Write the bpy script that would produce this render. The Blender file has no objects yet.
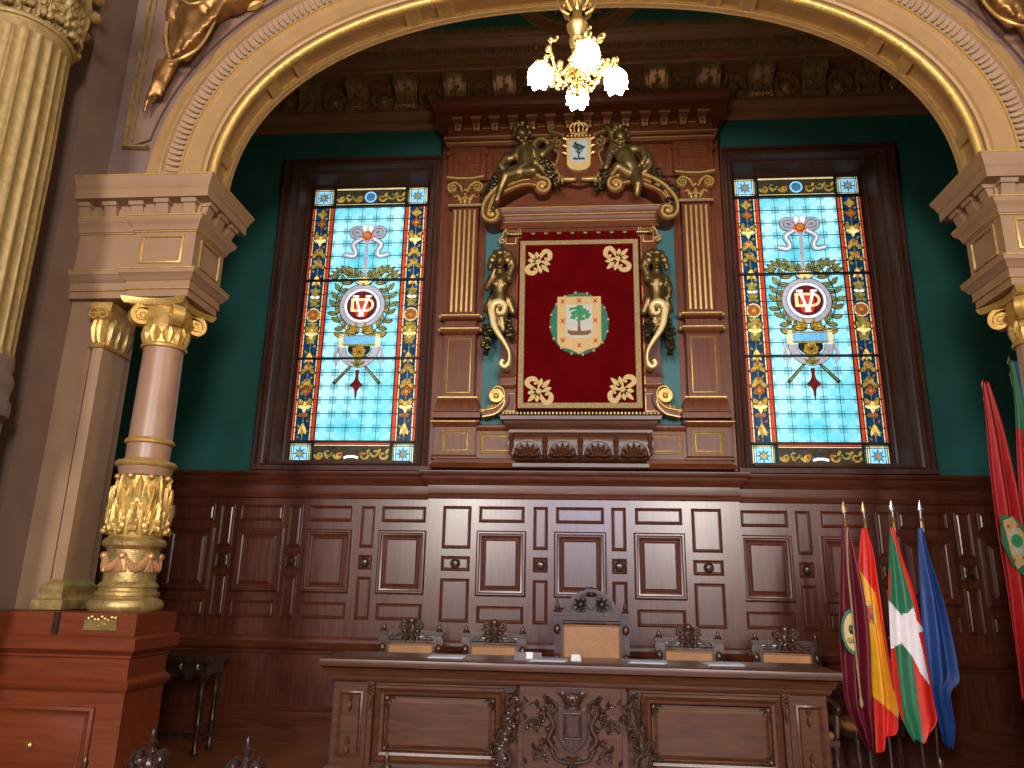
import bpy, bmesh, math, random
from math import sin, cos, pi, sqrt, atan2, radians
from mathutils import Vector, Matrix
random.seed(7)
C = bpy.context.scene.collection
# ------------------------------------------------------------------ camera (measured from the photograph)
FPX = 735.91; YAW, PITCH, ROLL = [radians(a) for a in (4.896, 15.218, 1.137)]; CAMZ = 1.68
Fv = Vector((-sin(YAW)*cos(PITCH), cos(YAW)*cos(PITCH), sin(PITCH)))
r0 = Vector((cos(YAW), sin(YAW), 0)); u0 = r0.cross(Fv)
Rv = r0*cos(ROLL)+u0*sin(ROLL); Uv = -r0*sin(ROLL)+u0*cos(ROLL)
def at(x, y, Y):
    """survey helper: point of the photograph on the vertical plane at distance Y -> (X, Z)"""
    d = Rv*((x-512)/FPX)+Uv*((384-y)/FPX)+Fv
    k = Y/d.y
    return (d.x*k, d.z*k+CAMZ)
def px_of(x, y, z):
    p = Vector((x, y, z-CAMZ)); d = p.dot(Fv); return (512+FPX*p.dot(Rv)/d, 384-FPX*p.dot(Uv)/d)
cam_d = bpy.data.cameras.new('camera'); cam = bpy.data.objects.new('camera', cam_d); C.objects.link(cam)
cam_d.sensor_fit = 'HORIZONTAL'; cam_d.sensor_width = 36; cam_d.lens = FPX/1024*36; cam_d.clip_end = 100
m = Matrix((Rv, Uv, -Fv)).transposed().to_4x4(); m.translation = (0, 0, CAMZ); cam.matrix_world = m
bpy.context.scene.camera = cam

# ------------------------------------------------------------------ materials
def newmat(name):
    m = bpy.data.materials.new(name); m.use_nodes = True
    nt = m.node_tree; b = nt.nodes['Principled BSDF']
    return m, nt, b
def simple(name, col, rough=.5, metal=0, noise=.12, nscale=9, bump=0, emis=0, spec=.5):
    m, nt, b = newmat(name); N, L = nt.nodes, nt.links
    tc = N.new('ShaderNodeTexCoord'); n = N.new('ShaderNodeTexNoise'); n.inputs['Scale'].default_value = nscale
    n.inputs['Detail'].default_value = 5
    L.new(tc.outputs['Object'], n.inputs['Vector'])
    r = N.new('ShaderNodeValToRGB'); r.color_ramp.elements[0].position = .3; r.color_ramp.elements[1].position = .7
    r.color_ramp.elements[0].color = tuple(c*(1-noise) for c in col)+(1,)
    r.color_ramp.elements[1].color = tuple(min(1, c*(1+noise)) for c in col)+(1,)
    L.new(n.outputs['Fac'], r.inputs['Fac']); L.new(r.outputs['Color'], b.inputs['Base Color'])
    b.inputs['Roughness'].default_value = rough; b.inputs['Metallic'].default_value = metal
    b.inputs['Specular IOR Level'].default_value = spec
    if bump:
        bp = N.new('ShaderNodeBump'); bp.inputs['Strength'].default_value = bump; bp.inputs['Distance'].default_value = .01
        n2 = N.new('ShaderNodeTexNoise'); n2.inputs['Scale'].default_value = nscale*4
        L.new(tc.outputs['Object'], n2.inputs['Vector']); L.new(n2.outputs['Fac'], bp.inputs['Height']); L.new(bp.outputs['Normal'], b.inputs['Normal'])
    if emis:
        L.new(r.outputs['Color'], b.inputs['Emission Color']); b.inputs['Emission Strength'].default_value = emis
    return m
def wood(name, c0, c1, rough=.3, vertical=True, spec=.5, coat=1.0):
    m, nt, b = newmat(name); N, L = nt.nodes, nt.links
    tc = N.new('ShaderNodeTexCoord'); mp = N.new('ShaderNodeMapping')
    mp.inputs['Scale'].default_value = (14, 14, 1.3) if vertical else (1.3, 14, 14)
    n = N.new('ShaderNodeTexNoise'); n.inputs['Scale'].default_value = 2.2; n.inputs['Detail'].default_value = 7; n.inputs['Distortion'].default_value = .6
    L.new(tc.outputs['Object'], mp.inputs['Vector']); L.new(mp.outputs['Vector'], n.inputs['Vector'])
    r = N.new('ShaderNodeValToRGB'); r.color_ramp.elements[0].position = .33; r.color_ramp.elements[1].position = .68
    r.color_ramp.elements[0].color = c0+(1,); r.color_ramp.elements[1].color = c1+(1,)
    L.new(n.outputs['Fac'], r.inputs['Fac']); L.new(r.outputs['Color'], b.inputs['Base Color'])
    n2 = N.new('ShaderNodeTexNoise'); n2.inputs['Scale'].default_value = 2.5; n2.inputs['Detail'].default_value = 3
    L.new(tc.outputs['Object'], n2.inputs['Vector'])
    mr = N.new('ShaderNodeMapRange'); mr.inputs['To Min'].default_value = rough*.8; mr.inputs['To Max'].default_value = rough*1.25
    L.new(n2.outputs['Fac'], mr.inputs['Value']); L.new(mr.outputs['Result'], b.inputs['Roughness'])
    bp = N.new('ShaderNodeBump'); bp.inputs['Strength'].default_value = .12; bp.inputs['Distance'].default_value = .003
    L.new(n.outputs['Fac'], bp.inputs['Height']); L.new(bp.outputs['Normal'], b.inputs['Normal'])
    b.inputs['Specular IOR Level'].default_value = spec
    b.inputs['Coat Weight'].default_value = min(1, coat); b.inputs['Coat Roughness'].default_value = .25; b.inputs['Coat IOR'].default_value = 1.5
    return m
M = {}
M['wood'] = wood('walnut', (.068, .016, .007), (.128, .034, .015), .33, spec=.4, coat=.9)
M['woodh'] = wood('walnut_cross', (.068, .016, .007), (.128, .034, .015), .42, False, spec=.3, coat=.35)
M['woodred'] = wood('mahogany', (.105, .025, .007), (.165, .045, .014), .42, coat=.1, spec=.3)
M['woodredh'] = wood('mahogany_cross', (.105, .025, .007), (.165, .045, .014), .42, False, coat=.1, spec=.3)
M['wooddark'] = wood('dark_oak', (.022, .010, .008), (.05, .022, .016), .28, coat=.4)
M['framewood'] = wood('window_surround_oak', (.045, .015, .009), (.085, .030, .017), .55, coat=.1, spec=.3)
M['woodcarve'] = wood('carved_walnut', (.034, .014, .009), (.08, .034, .020), .27, coat=.6)
M['pedwood'] = wood('red_pedestal_wood', (.125, .024, .007), (.175, .038, .011), .5, False, coat=0, spec=.25)
M['deskwood'] = wood('desk_walnut', (.065, .021, .009), (.12, .042, .018), .36, False, coat=.3, spec=.4)
M['floorwood'] = wood('floor_boards', (.20, .062, .022), (.29, .10, .038), .35, False, coat=.3)
M['gold'] = simple('gilding', (.78, .52, .20), .38, .75, .15, 30)
M['goldpaint'] = simple('gold_paint', (.60, .40, .12), .40, .55, .2, 22, .3)
M['goldold'] = simple('old_gold', (.42, .30, .11), .42, .6, .3, 16, .3)
M['cream'] = simple('cream_gilding', (.80, .64, .30), .4, .25, .08, 25)
M['oldgilt'] = simple('worn_gilding', (.31, .215, .08), .55, .25, .2, 22, .3)
M['spandrel'] = simple('spandrel_paint', (.22, .135, .095), .5, 0, .1, 5, .1)
M['copper'] = simple('brown_bronze', (.30, .15, .05), .38, .7, .35, 8, .2)
M['bronze'] = simple('bronze', (.24, .165, .06), .40, .8, .4, 11, .2)
M['bronzedark'] = simple('dark_bronze', (.085, .07, .035), .35, .8, .4, 12, .2)
M['tan'] = simple('tan_paint', (.37, .225, .092), .5, 0, .08, 5, .1)
M['tandeep'] = simple('deep_tan_paint', (.35, .20, .08), .5, 0, .1, 5, .1)
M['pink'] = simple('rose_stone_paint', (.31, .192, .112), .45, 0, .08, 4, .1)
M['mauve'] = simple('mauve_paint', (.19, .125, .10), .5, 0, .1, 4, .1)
M['marble'] = simple('rose_marble', (.32, .19, .125), .36, 0, .1, 6)
M['teal'] = simple('teal_paint', (.013, .115, .105), .7, 0, .12, 3, .1)
M['tealniche'] = simple('niche_teal_paint', (.03, .15, .16), .6, 0, .12, 3, .1)
M['frieze'] = simple('brown_gilt_plaster', (.36, .23, .10), .36, .5, .25, 14, .3)
M['friezebrown'] = simple('brown_paint', (.23, .115, .055), .5, 0, .15, 5)
M['leather'] = simple('tan_leather', (.36, .165, .052), .42, 0, .13, 8, .2)
M['leatherdark'] = simple('brown_leather_piping', (.17, .065, .02), .5, 0, .15, 30)
M['velvet'] = simple('red_velvet', (.10, .0012, .0025), .95, 0, .15, 5, spec=.04)
M['braid'] = simple('gold_braid', (.38, .29, .13), .6, .2, .4, 90, .5)
M['embroid'] = simple('cream_embroidery', (.62, .45, .19), .7, 0, .1, 60)
M['green'] = simple('green_embroidery', (.025, .17, .10), .7, 0, .35, 60)
M['treegreen'] = simple('bright_green_embroidery', (.03, .30, .13), .7, 0, .3, 70)
M['white'] = simple('white_silk', (.52, .57, .52), .6, 0, .06, 20)
M['red'] = simple('red_thread', (.65, .06, .03), .6, 0, .05, 20)
M['brown'] = simple('brown_thread', (.20, .09, .03), .7, 0, .3, 60)
M['paleblue'] = simple('pale_blue_enamel', (.45, .58, .62), .4, 0, .06, 10)
M['blackgreen'] = simple('dark_green_enamel', (.02, .04, .03), .4, 0, .2, 30)
M['lead'] = simple('lead_came', (.012, .012, .014), .5, .3, .1, 10)
M['brass'] = simple('brass', (.50, .35, .13), .32, .8, .2, 20)
M['chrome'] = simple('steel_tip', (.8, .8, .82), .2, .9, .05, 20)
M['paper'] = simple('white_paper', (.8, .82, .85), .5, 0, .02, 10)
M['fabric_maroon'] = simple('maroon_satin', (.13, .008, .022), .45, 0, .12, 12)
M['fabric_red'] = simple('red_satin', (.62, .018, .010), .5, 0, .08, 12)
M['fabric_red2'] = simple('crimson_satin', (.42, .012, .014), .5, 0, .1, 12)
M['fabric_yellow'] = simple('yellow_satin', (.80, .36, .012), .5, 0, .08, 12)
M['fabric_green'] = simple('green_satin', (.018, .15, .07), .5, 0, .1, 12)
M['fabric_white'] = simple('white_satin', (.78, .74, .78), .5, 0, .05, 12)
M['fabric_blue'] = simple('blue_satin', (.014, .06, .24), .5, 0, .1, 12)
def glassmat(name, col, e, noise=.18, sc=18):
    return simple(name, col, .15, 0, noise, sc, 0, e)
GE = 1.4
G = {'red': glassmat('red_glass', (.50, .045, .015), GE*.8), 'blue': glassmat('blue_glass', (.006, .045, .13), GE*0.54, .5),
     'cream': glassmat('cream_glass', (.85, .72, .36), GE*0.61), 'amber': glassmat('amber_glass', (.44, .29, .05), GE*0.51, .5),
     'white': glassmat('white_glass', (.72, .78, .80), GE*.9), 'grey': glassmat('grey_glass', (.36, .36, .42), GE*.7),
     'tablet': glassmat('tablet_glass', (.12, .36, .60), GE), 'sky': glassmat('sky_glass', (.25, .58, .80), GE), 'olive': glassmat('olive_glass', (.28, .26, .07), GE*0.48, .5),
     'dred': glassmat('dark_red_glass', (.13, .012, .012), GE*0.54, .4), 'dark': glassmat('dark_glass', (.05, .04, .03), GE*.5, .4),
     'brown': glassmat('brown_glass', (.36, .11, .03), GE*0.48, .3), 'mid': glassmat('mid_blue_glass', (.06, .22, .42), GE*0.54, .2)}
def fieldmat():
    m, nt, b = newmat('field_glass'); N, L = nt.nodes, nt.links
    tc = N.new('ShaderNodeTexCoord')
    n = N.new('ShaderNodeTexNoise'); n.inputs['Scale'].default_value = 1.7; n.inputs['Detail'].default_value = 3
    L.new(tc.outputs['Object'], n.inputs['Vector'])
    r = N.new('ShaderNodeValToRGB'); r.color_ramp.elements[0].position = .35; r.color_ramp.elements[1].position = .66
    r.color_ramp.elements[0].color = (.11, .60, .72, 1); r.color_ramp.elements[1].color = (.55, .90, .93, 1)
    L.new(n.outputs['Fac'], r.inputs['Fac'])
    sp = N.new('ShaderNodeSeparateXYZ'); L.new(tc.outputs['Object'], sp.inputs[0])
    def cell(o, per, off, w):
        a = N.new('ShaderNodeMath'); a.operation = 'ADD'; a.inputs[1].default_value = off; L.new(o, a.inputs[0])
        p = N.new('ShaderNodeMath'); p.operation = 'PINGPONG'; p.inputs[1].default_value = per/2; L.new(a.outputs[0], p.inputs[0])
        s = N.new('ShaderNodeMath'); s.operation = 'LESS_THAN'; s.inputs[1].default_value = w; L.new(p.outputs[0], s.inputs[0])
        return s.outputs[0]
    def mul(a, b2, op='MULTIPLY'):
        q = N.new('ShaderNodeMath'); q.operation = op; L.new(a, q.inputs[0]); L.new(b2, q.inputs[1]); return q.outputs[0]
    sq = mul(cell(sp.outputs[0], .194, .097, .050), cell(sp.outputs[2], .1797, 0, .048))
    st = mul(cell(sp.outputs[0], .0356, 0, .009), cell(sp.outputs[2], .04, 0, .009), 'MAXIMUM')
    fine = mul(sq, st)
    mx = N.new('ShaderNodeMixRGB'); mx.blend_type = 'MIX'; mx.inputs[2].default_value = (.07, .36, .46, 1)
    sc = N.new('ShaderNodeMath'); sc.operation = 'MULTIPLY'; sc.inputs[1].default_value = .55; L.new(fine, sc.inputs[0])
    sc2 = N.new('ShaderNodeMath'); sc2.operation = 'MULTIPLY_ADD'; sc2.inputs[1].default_value = .22; L.new(sq, sc2.inputs[0]); L.new(sc.outputs[0], sc2.inputs[2])
    L.new(sc2.outputs[0], mx.inputs[0]); L.new(r.outputs['Color'], mx.inputs[1])
    b.inputs['Base Color'].default_value = (.05, .2, .25, 1)
    L.new(mx.outputs[0], b.inputs['Emission Color']); b.inputs['Emission Strength'].default_value = GE*1.05
    b.inputs['Roughness'].default_value = .2
    return m
G['field'] = fieldmat()
m, nt, b = newmat('lit_frosted_glass'); b.inputs['Base Color'].default_value = (1, .93, .8, 1)
b.inputs['Emission Color'].default_value = (1, .80, .55, 1); b.inputs['Emission Strength'].default_value = 170; M['bulb'] = m

# ------------------------------------------------------------------ mesh builder
def unit(v):
    l = sqrt(sum(c*c for c in v)) or 1
    return tuple(c/l for c in v)
class MB:
    def __init__(s, T=None): s.v = []; s.f = []; s.mi = []; s.k = 0; s.T = T
    def pts(s, ps):
        b = len(s.v)
        for p in ps:
            p = Vector(p)
            s.v.append(tuple(s.T @ p) if s.T else tuple(p))
        return b
    def face(s, ids): s.f.append(tuple(ids)); s.mi.append(s.k)
    def box(s, x0, x1, y0, y1, z0, z1):
        b = s.pts([(x, y, z) for z in (z0, z1) for y in (y0, y1) for x in (x0, x1)])
        for q in ((0, 2, 3, 1), (4, 5, 7, 6), (0, 1, 5, 4), (2, 6, 7, 3), (0, 4, 6, 2), (1, 3, 7, 5)): s.face([b+i for i in q])
        return s
    def loft(s, rings, closed=True, caps=(True, True)):
        n = len(rings[0]); B = [s.pts(r) for r in rings]
        for a, b in zip(B, B[1:]):
            for i in range(n if closed else n-1):
                j = (i+1) % n; s.face((a+i, a+j, b+j, b+i))
        if caps[0]: s.face([B[0]+i for i in range(n)][::-1])
        if caps[1]: s.face([B[-1]+i for i in range(n)])
        return s
    def mould(s, path, prof, back=-.06, closed=False):
        sec = list(prof)+[(back, prof[-1][1]), (back, prof[0][1])]
        n = len(path); rings = []
        for i, p in enumerate(path):
            if closed: a, b = path[i-1], path[(i+1) % n]
            else: a, b = path[max(i-1, 0)], path[min(i+1, n-1)]
            d1 = unit((p[0]-a[0], p[1]-a[1])) if a != p else None
            d2 = unit((b[0]-p[0], b[1]-p[1])) if b != p else None
            d1 = d1 or d2; d2 = d2 or d1
            n1 = (d1[1], -d1[0]); n2 = (d2[1], -d2[0])
            mm = (n1[0]+n2[0], n1[1]+n2[1]); k = mm[0]*n1[0]+mm[1]*n1[1]
            mm = (mm[0]/k, mm[1]/k) if abs(k) > .05 else n1
            rings.append([(p[0]+mm[0]*o, p[1]+mm[1]*o, z) for o, z in sec])
        if closed: rings.append(rings[0])
        s.loft(rings, True, (not closed, not closed)); return s
    def rects(s, steps, cap=True, back=False):
        """steps: (x0,x1,z0,z1,y)"""
        s.loft([[(x0, y, z0), (x1, y, z0), (x1, y, z1), (x0, y, z1)] for x0, x1, z0, z1, y in steps], True, (back, cap)); return s
    def panel(s, x0, x1, z0, z1, y, st, cap=True):
        s.rects([(x0+i, x1-i, z0+i, z1-i, y-h) for i, h in st], cap); return s
    def lathe(s, cx, cy, prof, n=28, a0=0):
        rings = [[(cx+max(r, .0005)*cos(a0+2*pi*i/n), cy+max(r, .0005)*sin(a0+2*pi*i/n), z) for i in range(n)] for r, z in prof]
        s.loft(rings); return s
    def tube(s, P, R, n=8, sq=1.0):
        P = [Vector(p) for p in P]
        if not hasattr(R, '__len__'): R = [R]*len(P)
        up = Vector((0, 0, 1)); rings = []; nrm = None
        for i, p in enumerate(P):
            t = (P[min(i+1, len(P)-1)]-P[max(i-1, 0)]).normalized()
            if nrm is None:
                nrm = t.cross(up)
                if nrm.length < .1: nrm = t.cross(Vector((0, 1, 0)))
            nrm = (nrm-t*nrm.dot(t)).normalized(); bn = t.cross(nrm)
            rings.append([tuple(p+nrm*(R[i]*cos(2*pi*j/n))+bn*(R[i]*sq*sin(2*pi*j/n))) for j in range(n)])
        s.loft(rings); return s
    def blob(s, c, r, n=10, mdl=7):
        if not hasattr(r, '__len__'): r = (r, r, r)
        rings = []
        for i in range(1, mdl):
            a = pi*i/mdl
            rings.append([(c[0]+r[0]*sin(a)*cos(2*pi*j/n), c[1]+r[1]*sin(a)*sin(2*pi*j/n), c[2]-r[2]*cos(a)) for j in range(n)])
        rings = [[(c[0]+r[0]*.02*cos(2*pi*j/n), c[1]+r[1]*.02*sin(2*pi*j/n), c[2]-r[2]) for j in range(n)]]+rings+[[(c[0]+r[0]*.02*cos(2*pi*j/n), c[1]+r[1]*.02*sin(2*pi*j/n), c[2]+r[2]) for j in range(n)]]
        s.loft(rings); return s
    def poly(s, P, y0, y1):
        n = len(P); a = s.pts([(x, y0, z) for x, z in P]); b = s.pts([(x, y1, z) for x, z in P])
        s.face([a+i for i in range(n)]); s.face([b+i for i in range(n)][::-1])
        for i in range(n):
            j = (i+1) % n; s.face((a+i, a+j, b+j, b+i))
        return s
    def disc(s, cx, cz, rx, y0, y1, rz=None, n=32):
        rz = rz or rx
        return s.poly([(cx+rx*cos(2*pi*i/n), cz+rz*sin(2*pi*i/n)) for i in range(n)], y0, y1)
    def ring(s, cx, cz, r0_, r1_, y0, y1, n=40, a0=0, a1=2*pi, e=1):
        full = abs(a1-a0) > 6.28; k = n if full else n+1
        A = [a0+(a1-a0)*i/n for i in range(k)]
        rings = [[(cx+r*cos(a), y, cz+r*e*sin(a)) for r, y in ((r0_, y0), (r1_, y0), (r1_, y1), (r0_, y1))] for a in A]
        if full: rings.append(rings[0])
        s.loft(rings, True, (not full, not full)); return s
    def ribbon(s, P, W, y0, y1, bulge=0):
        """flat stroke in the XZ plane of varying width, from depth y0 (front) to y1"""
        n = len(P)
        if not hasattr(W, '__len__'): W = [W]*n
        rings = []
        for i in range(n):
            a, b = P[max(i-1, 0)], P[min(i+1, n-1)]
            t = unit((b[0]-a[0], b[1]-a[1])); nx, nz = -t[1], t[0]; w = W[i]/2
            x, z = P[i]
            if bulge: rings.append([(x+nx*w, y1, z+nz*w), (x+nx*w, y0, z+nz*w), (x+nx*w*.5, y0-bulge, z+nz*w*.5), (x-nx*w*.5, y0-bulge, z-nz*w*.5), (x-nx*w, y0, z-nz*w), (x-nx*w, y1, z-nz*w)])
            else: rings.append([(x+nx*w, y1, z+nz*w), (x+nx*w, y0, z+nz*w), (x-nx*w, y0, z-nz*w), (x-nx*w, y1, z-nz*w)])
        s.loft(rings); return s
    def leaf(s, x, z, ang, L, W, y, h, curl=0):
        """raised pointed leaf lying on plane y, ridge standing h towards the viewer"""
        k = 6; rows = []
        for i in range(k+1):
            t = i/k; a = ang+curl*t
            cx = x+L*t*cos(ang+curl*t*.5); cz = z+L*t*sin(ang+curl*t*.5)
            w = W*.5*sin(pi*min(1, .08+t*.92))**.75*(1.0 if i % 2 else .82); hh = h*(.35+.65*sin(pi*t*.85))
            nx, nz = -sin(a), cos(a)
            rows.append([(cx+nx*w, y, cz+nz*w), (cx+nx*w*.6, y-hh*.8, cz+nz*w*.6), (cx, y-hh*.55, cz), (cx-nx*w*.6, y-hh*.8, cz-nz*w*.6), (cx-nx*w, y, cz-nz*w)])
        s.loft(rows); return s
    def capsule(s, a, b, ra, rb, n=12):
        a, b = Vector(a), Vector(b); P = []; R = []; d = (b-a); l = d.length or .001; t = d/l
        for th in (85, 60, 30): P.append(a-t*ra*sin(radians(th))); R.append(ra*cos(radians(th)))
        P.append(a); R.append(ra); P.append(a+d*.5); R.append((ra+rb)/2); P.append(b); R.append(rb)
        for th in (30, 60, 85): P.append(b+t*rb*sin(radians(th))); R.append(rb*cos(radians(th)))
        s.tube(P, R, n); return s
    def build(s, name, mats, parent=None, smooth=40, bevel=0, remesh=0, smoothit=2):
        me = bpy.data.meshes.new(name); me.from_pydata(s.v, [], s.f)
        if not isinstance(mats, (list, tuple)): mats = [mats]
        for mt in mats: me.materials.append(M[mt] if isinstance(mt, str) else mt)
        me.polygons.foreach_set('material_index', s.mi)
        bm = bmesh.new(); bm.from_mesh(me); bmesh.ops.recalc_face_normals(bm, faces=bm.faces)
        for f in bm.faces: f.smooth = smooth > 0
        bm.to_mesh(me); bm.free()
        if smooth: me.set_sharp_from_angle(angle=radians(smooth))
        o = bpy.data.objects.new(name, me); C.objects.link(o)
        if parent:
            o.parent = parent; o.matrix_parent_inverse = Matrix.Translation(-Vector(parent.location))
        if bevel:
            bv = o.modifiers.new('bevel', 'BEVEL'); bv.width = bevel; bv.segments = 2; bv.limit_method = 'ANGLE'
        if remesh:
            r = o.modifiers.new('remesh', 'REMESH'); r.mode = 'VOXEL'; r.voxel_size = remesh; r.use_smooth_shade = True
            sm = o.modifiers.new('smooth', 'SMOOTH'); sm.iterations = smoothit; sm.factor = .5
        return o
def empty(name, loc=(0, 0, 0), label=None, cat=None, group=None, kind=None):
    o = bpy.data.objects.new(name, None); C.objects.link(o); o.location = loc; o.empty_display_size = .1
    return tag(o, label, cat, group, kind)
def tag(o, label=None, cat=None, group=None, kind=None):
    if label: o['label'] = label
    if cat: o['category'] = cat
    if group: o['group'] = group
    if kind: o['kind'] = kind
    return o
def st(o): o['kind'] = 'structure'; return o
def copy_tree(o, parent=None):
    c = o.copy(); C.objects.link(c); mpi = o.matrix_parent_inverse.copy(); c.parent = parent; c.matrix_parent_inverse = mpi
    for ch in [q for q in bpy.data.objects if q.parent == o]: copy_tree(ch, c)
    return c
def copy_thing(o, loc, label, rz=0):
    c = copy_tree(o); c.location = loc; c.rotation_euler = (0, 0, rz); c['label'] = label
    return c
def spiral(cx, cz, r0_, r1_, a0, turns, n=26):
    """points from radius r0_ (outside) to r1_ (eye)"""
    return [(cx+(r0_+(r1_-r0_)*(i/n)**.8)*cos(a0+turns*2*pi*i/n), cz+(r0_+(r1_-r0_)*(i/n)**.8)*sin(a0+turns*2*pi*i/n)) for i in range(n+1)]
def catmull(P, k=6):
    out = []; Q = [P[0]]+list(P)+[P[-1]]
    for i in range(1, len(Q)-2):
        for j in range(k):
            t = j/k; a, b, c, d = Q[i-1:i+3]
            out.append(tuple(.5*((2*b[q])+(-a[q]+c[q])*t+(2*a[q]-5*b[q]+4*c[q]-d[q])*t*t+(-a[q]+3*b[q]-3*c[q]+d[q])*t**3) for q in range(len(a))))
    out.append(tuple(P[-1])); return out
CX = .08      # axis of the back wall
AX = .06      # axis of the arch
MIR = Matrix.Translation((2*AX, 0, 0)) @ Matrix.Scale(-1, 4, (1, 0, 0))
MIRB = Matrix.Translation((2*CX, 0, 0)) @ Matrix.Scale(-1, 4, (1, 0, 0))
#PART2
# ================================================================== THE SETTING
WY = 8.45
# floors
f = MB(); f.box(-6, 6.1, 5.72, 8.7, -.2, 0); st(f.build('floor', 'floorwood'))
f = MB(); f.box(-6.5, 6.6, -9, 5.72, -.85, -.65); st(f.build('floor', 'floorwood'))
# back wall, pierced for the two windows
OX0, OX1, OZ0, OZ1 = -3.66, -1.80, 2.99, 6.97
def mirx(x): return 2*CX-x
w = MB()
w.box(-5.9, OX0, WY, 9.0, 0, 9.3); w.box(OX1, mirx(OX1), WY, 9.0, 0, 9.3); w.box(mirx(OX0), 6.0, WY, 9.0, 0, 9.3)
for a, b in ((OX0, OX1), (mirx(OX1), mirx(OX0))):
    w.box(a, b, WY, 9.0, 0, OZ0); w.box(a, b, WY, 9.0, OZ1, 9.3); w.box(a, b, 8.86, 9.0, OZ0, OZ1)
st(w.build('wall_back', 'teal'))
w = MB(); w.box(-5.9, -5.6, 5.7, 8.45, 0, 9.3); st(w.build('wall_left', 'teal'))
w = MB(); w.box(5.72, 6.02, 5.7, 8.45, 0, 9.3); st(w.build('wall_right', 'teal'))
# ceiling over the recess: teal field framed in brown, round medallion
CZ = 8.50
w = MB(); w.box(-5.7, 5.9, 5.4, 8.5, CZ+.06, CZ+.2); ce = st(w.build('ceiling', 'teal'))
w = MB()
for x0, x1, y0, y1 in ((-5.6, 5.7, 7.86, 7.90), (-5.6, 5.7, 5.65, 5.9)): w.box(x0, x1, y0, y1, CZ, CZ+.06)
w.k = 1; w.box(-5.6, 5.7, 7.845, 7.86, CZ-.01, CZ+.06)
w.build('ceiling_border', ['friezebrown', 'goldold'], ce)
w = MB()
for z, ra, rb, k in ((CZ-.03, .66, .80, 0), (CZ-.05, .63, .66, 1), (CZ-.05, .80, .83, 1)):
    w.k = k; n = 56; cy0 = 7.10
    rings = [[(CX+r*cos(2*pi*i/n), cy0+r*sin(2*pi*i/n), zz) for r, zz in ((ra, z+.08), (ra, z), (rb, z), (rb, z+.08))] for i in range(n+1)]
    w.loft(rings, True, (False, False))
w.build('ceiling_medallion', ['friezebrown', 'goldold'], ce)
w = MB()
for r, k in ((.62, 0), (.22, 1)):
    w.k = k; w.lathe(CX, 7.12, [(r, CZ+.05), (r, CZ+.02-.02*k), (0, CZ+.02-.02*k)], 40)
w.k = 1
for i in range(12):
    a = i*pi/6; w.tube([(CX+.24*cos(a), 7.12+.24*sin(a), CZ), (CX+.42*cos(a+.2), 7.12+.42*sin(a+.2), CZ-.02), (CX+.56*cos(a), 7.12+.56*sin(a), CZ)], [.02, .05, .01], 6)
w.build('medallion_painting', [simple('medallion_blue', (.02, .07, .12)), 'goldold'], ce)

# cornice and bracket frieze round the top of the recess
fr = empty('trim_1', (0, 8.45, 7.4), kind='structure')
w = MB(); w.mould([(-5.6, WY), (5.72, WY)], [(0, 7.50), (.03, 7.52), (.05, 7.55), (.05, 7.62), (.10, 7.66), (.13, 7.70), (.10, 7.72), (.08, 7.73)]); w.build('architrave', 'friezebrown', fr)
w = MB(); w.box(-5.6, 5.72, 8.34, 8.45, 7.70, 8.50); w.mould([(-5.6, 8.36), (5.72, 8.36)], [(0, 8.13), (.25, 8.14), (.27, 8.16), (.27, 8.22), (.33, 8.24), (.36, 8.28), (.37, 8.38), (.43, 8.42), (.48, 8.50), (.30, 8.51)]); w.build('cornice', 'friezebrown', fr)
w = MB()
for i in range(98):
    x = -5.5+i*.1145
    w.blob((x, 7.985, 8.32), (.036, .035, .045), 6, 4)
o = w.build('egg_moulding', 'frieze', fr)
w = MB(); w.box(-5.6, 5.72, 7.99, 8.04, 8.225, 8.24); w.box(-5.6, 5.72, 7.90, 7.925, 8.455, 8.475); w.build('gilt_line', 'goldold', fr)
def bracket(x):
    w = MB(); P = [(0, 7.720), (-.06, 7.720), (-.09, 7.760), (-.07, 7.810), (-.085, 7.880), (-.14, 7.970), (-.20, 8.030), (-.235, 8.090), (-.23, 8.140), (0, 8.140)]
    hw = .15
    w.loft([[(x-hw, 8.34+y, z) for y, z in P], [(x+hw, 8.34+y, z) for y, z in P]])
    w.box(x-hw-.02, x+hw+.02, 8.09, 8.34, 8.085, 8.127)
    for s_ in (-1, 1): w.blob((x+s_*.125, 8.105, 8.0), (.028, .03, .055), 8, 6)
    for s_ in (-1, 1):
        w.tube([(x+s_*hw*.8, 8.34+y-.01, z) for y, z in P[1:-1]], .022, 6)
    for j in range(5): w.blob((x-.08+j*.04, 8.275, 7.730), (.016, .025, .028), 6, 4)
    for j in range(4): w.leaf(x, 7.780+j*.07, pi/2+(.5 if j % 2 else -.5), .11, .08, 8.27-j*.03, .035)
    for j in range(6): w.blob((x, 8.255-j*.026, 7.810+j*.045), .017, 6, 4)
    return w
def wreath(x):
    w = MB(); yb = 8.33; cz = 7.88
    for j in range(16):
        a = 2*pi*j/16; w.leaf(x+.135*cos(a), cz+.135*sin(a), a+1.9, .11, .075, yb, .10)
        w.blob((x+.14*cos(a+.2), yb-.06, cz+.14*sin(a+.2)), .028, 6, 4)
    w.lathe(0, 0, [(.01, 0), (.01, .01)], 4) if False else None
    w.blob((x, yb, cz), (.09, .07, .09), 12, 6)
    for s_ in (-1, 1): w.leaf(x+s_*.02, 8.000, pi/2-s_*.7, .13, .07, yb, .04)
    return w
cb = [-.88+.655*i for i in range(-8, 12)]
for x in cb:
    if -5.5 < x < 5.6: bracket(x).build('bracket', 'frieze', fr)
    if -5.5 < x+.3275 < 5.6: wreath(x+.3275).build('wreath', 'frieze', fr)

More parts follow.
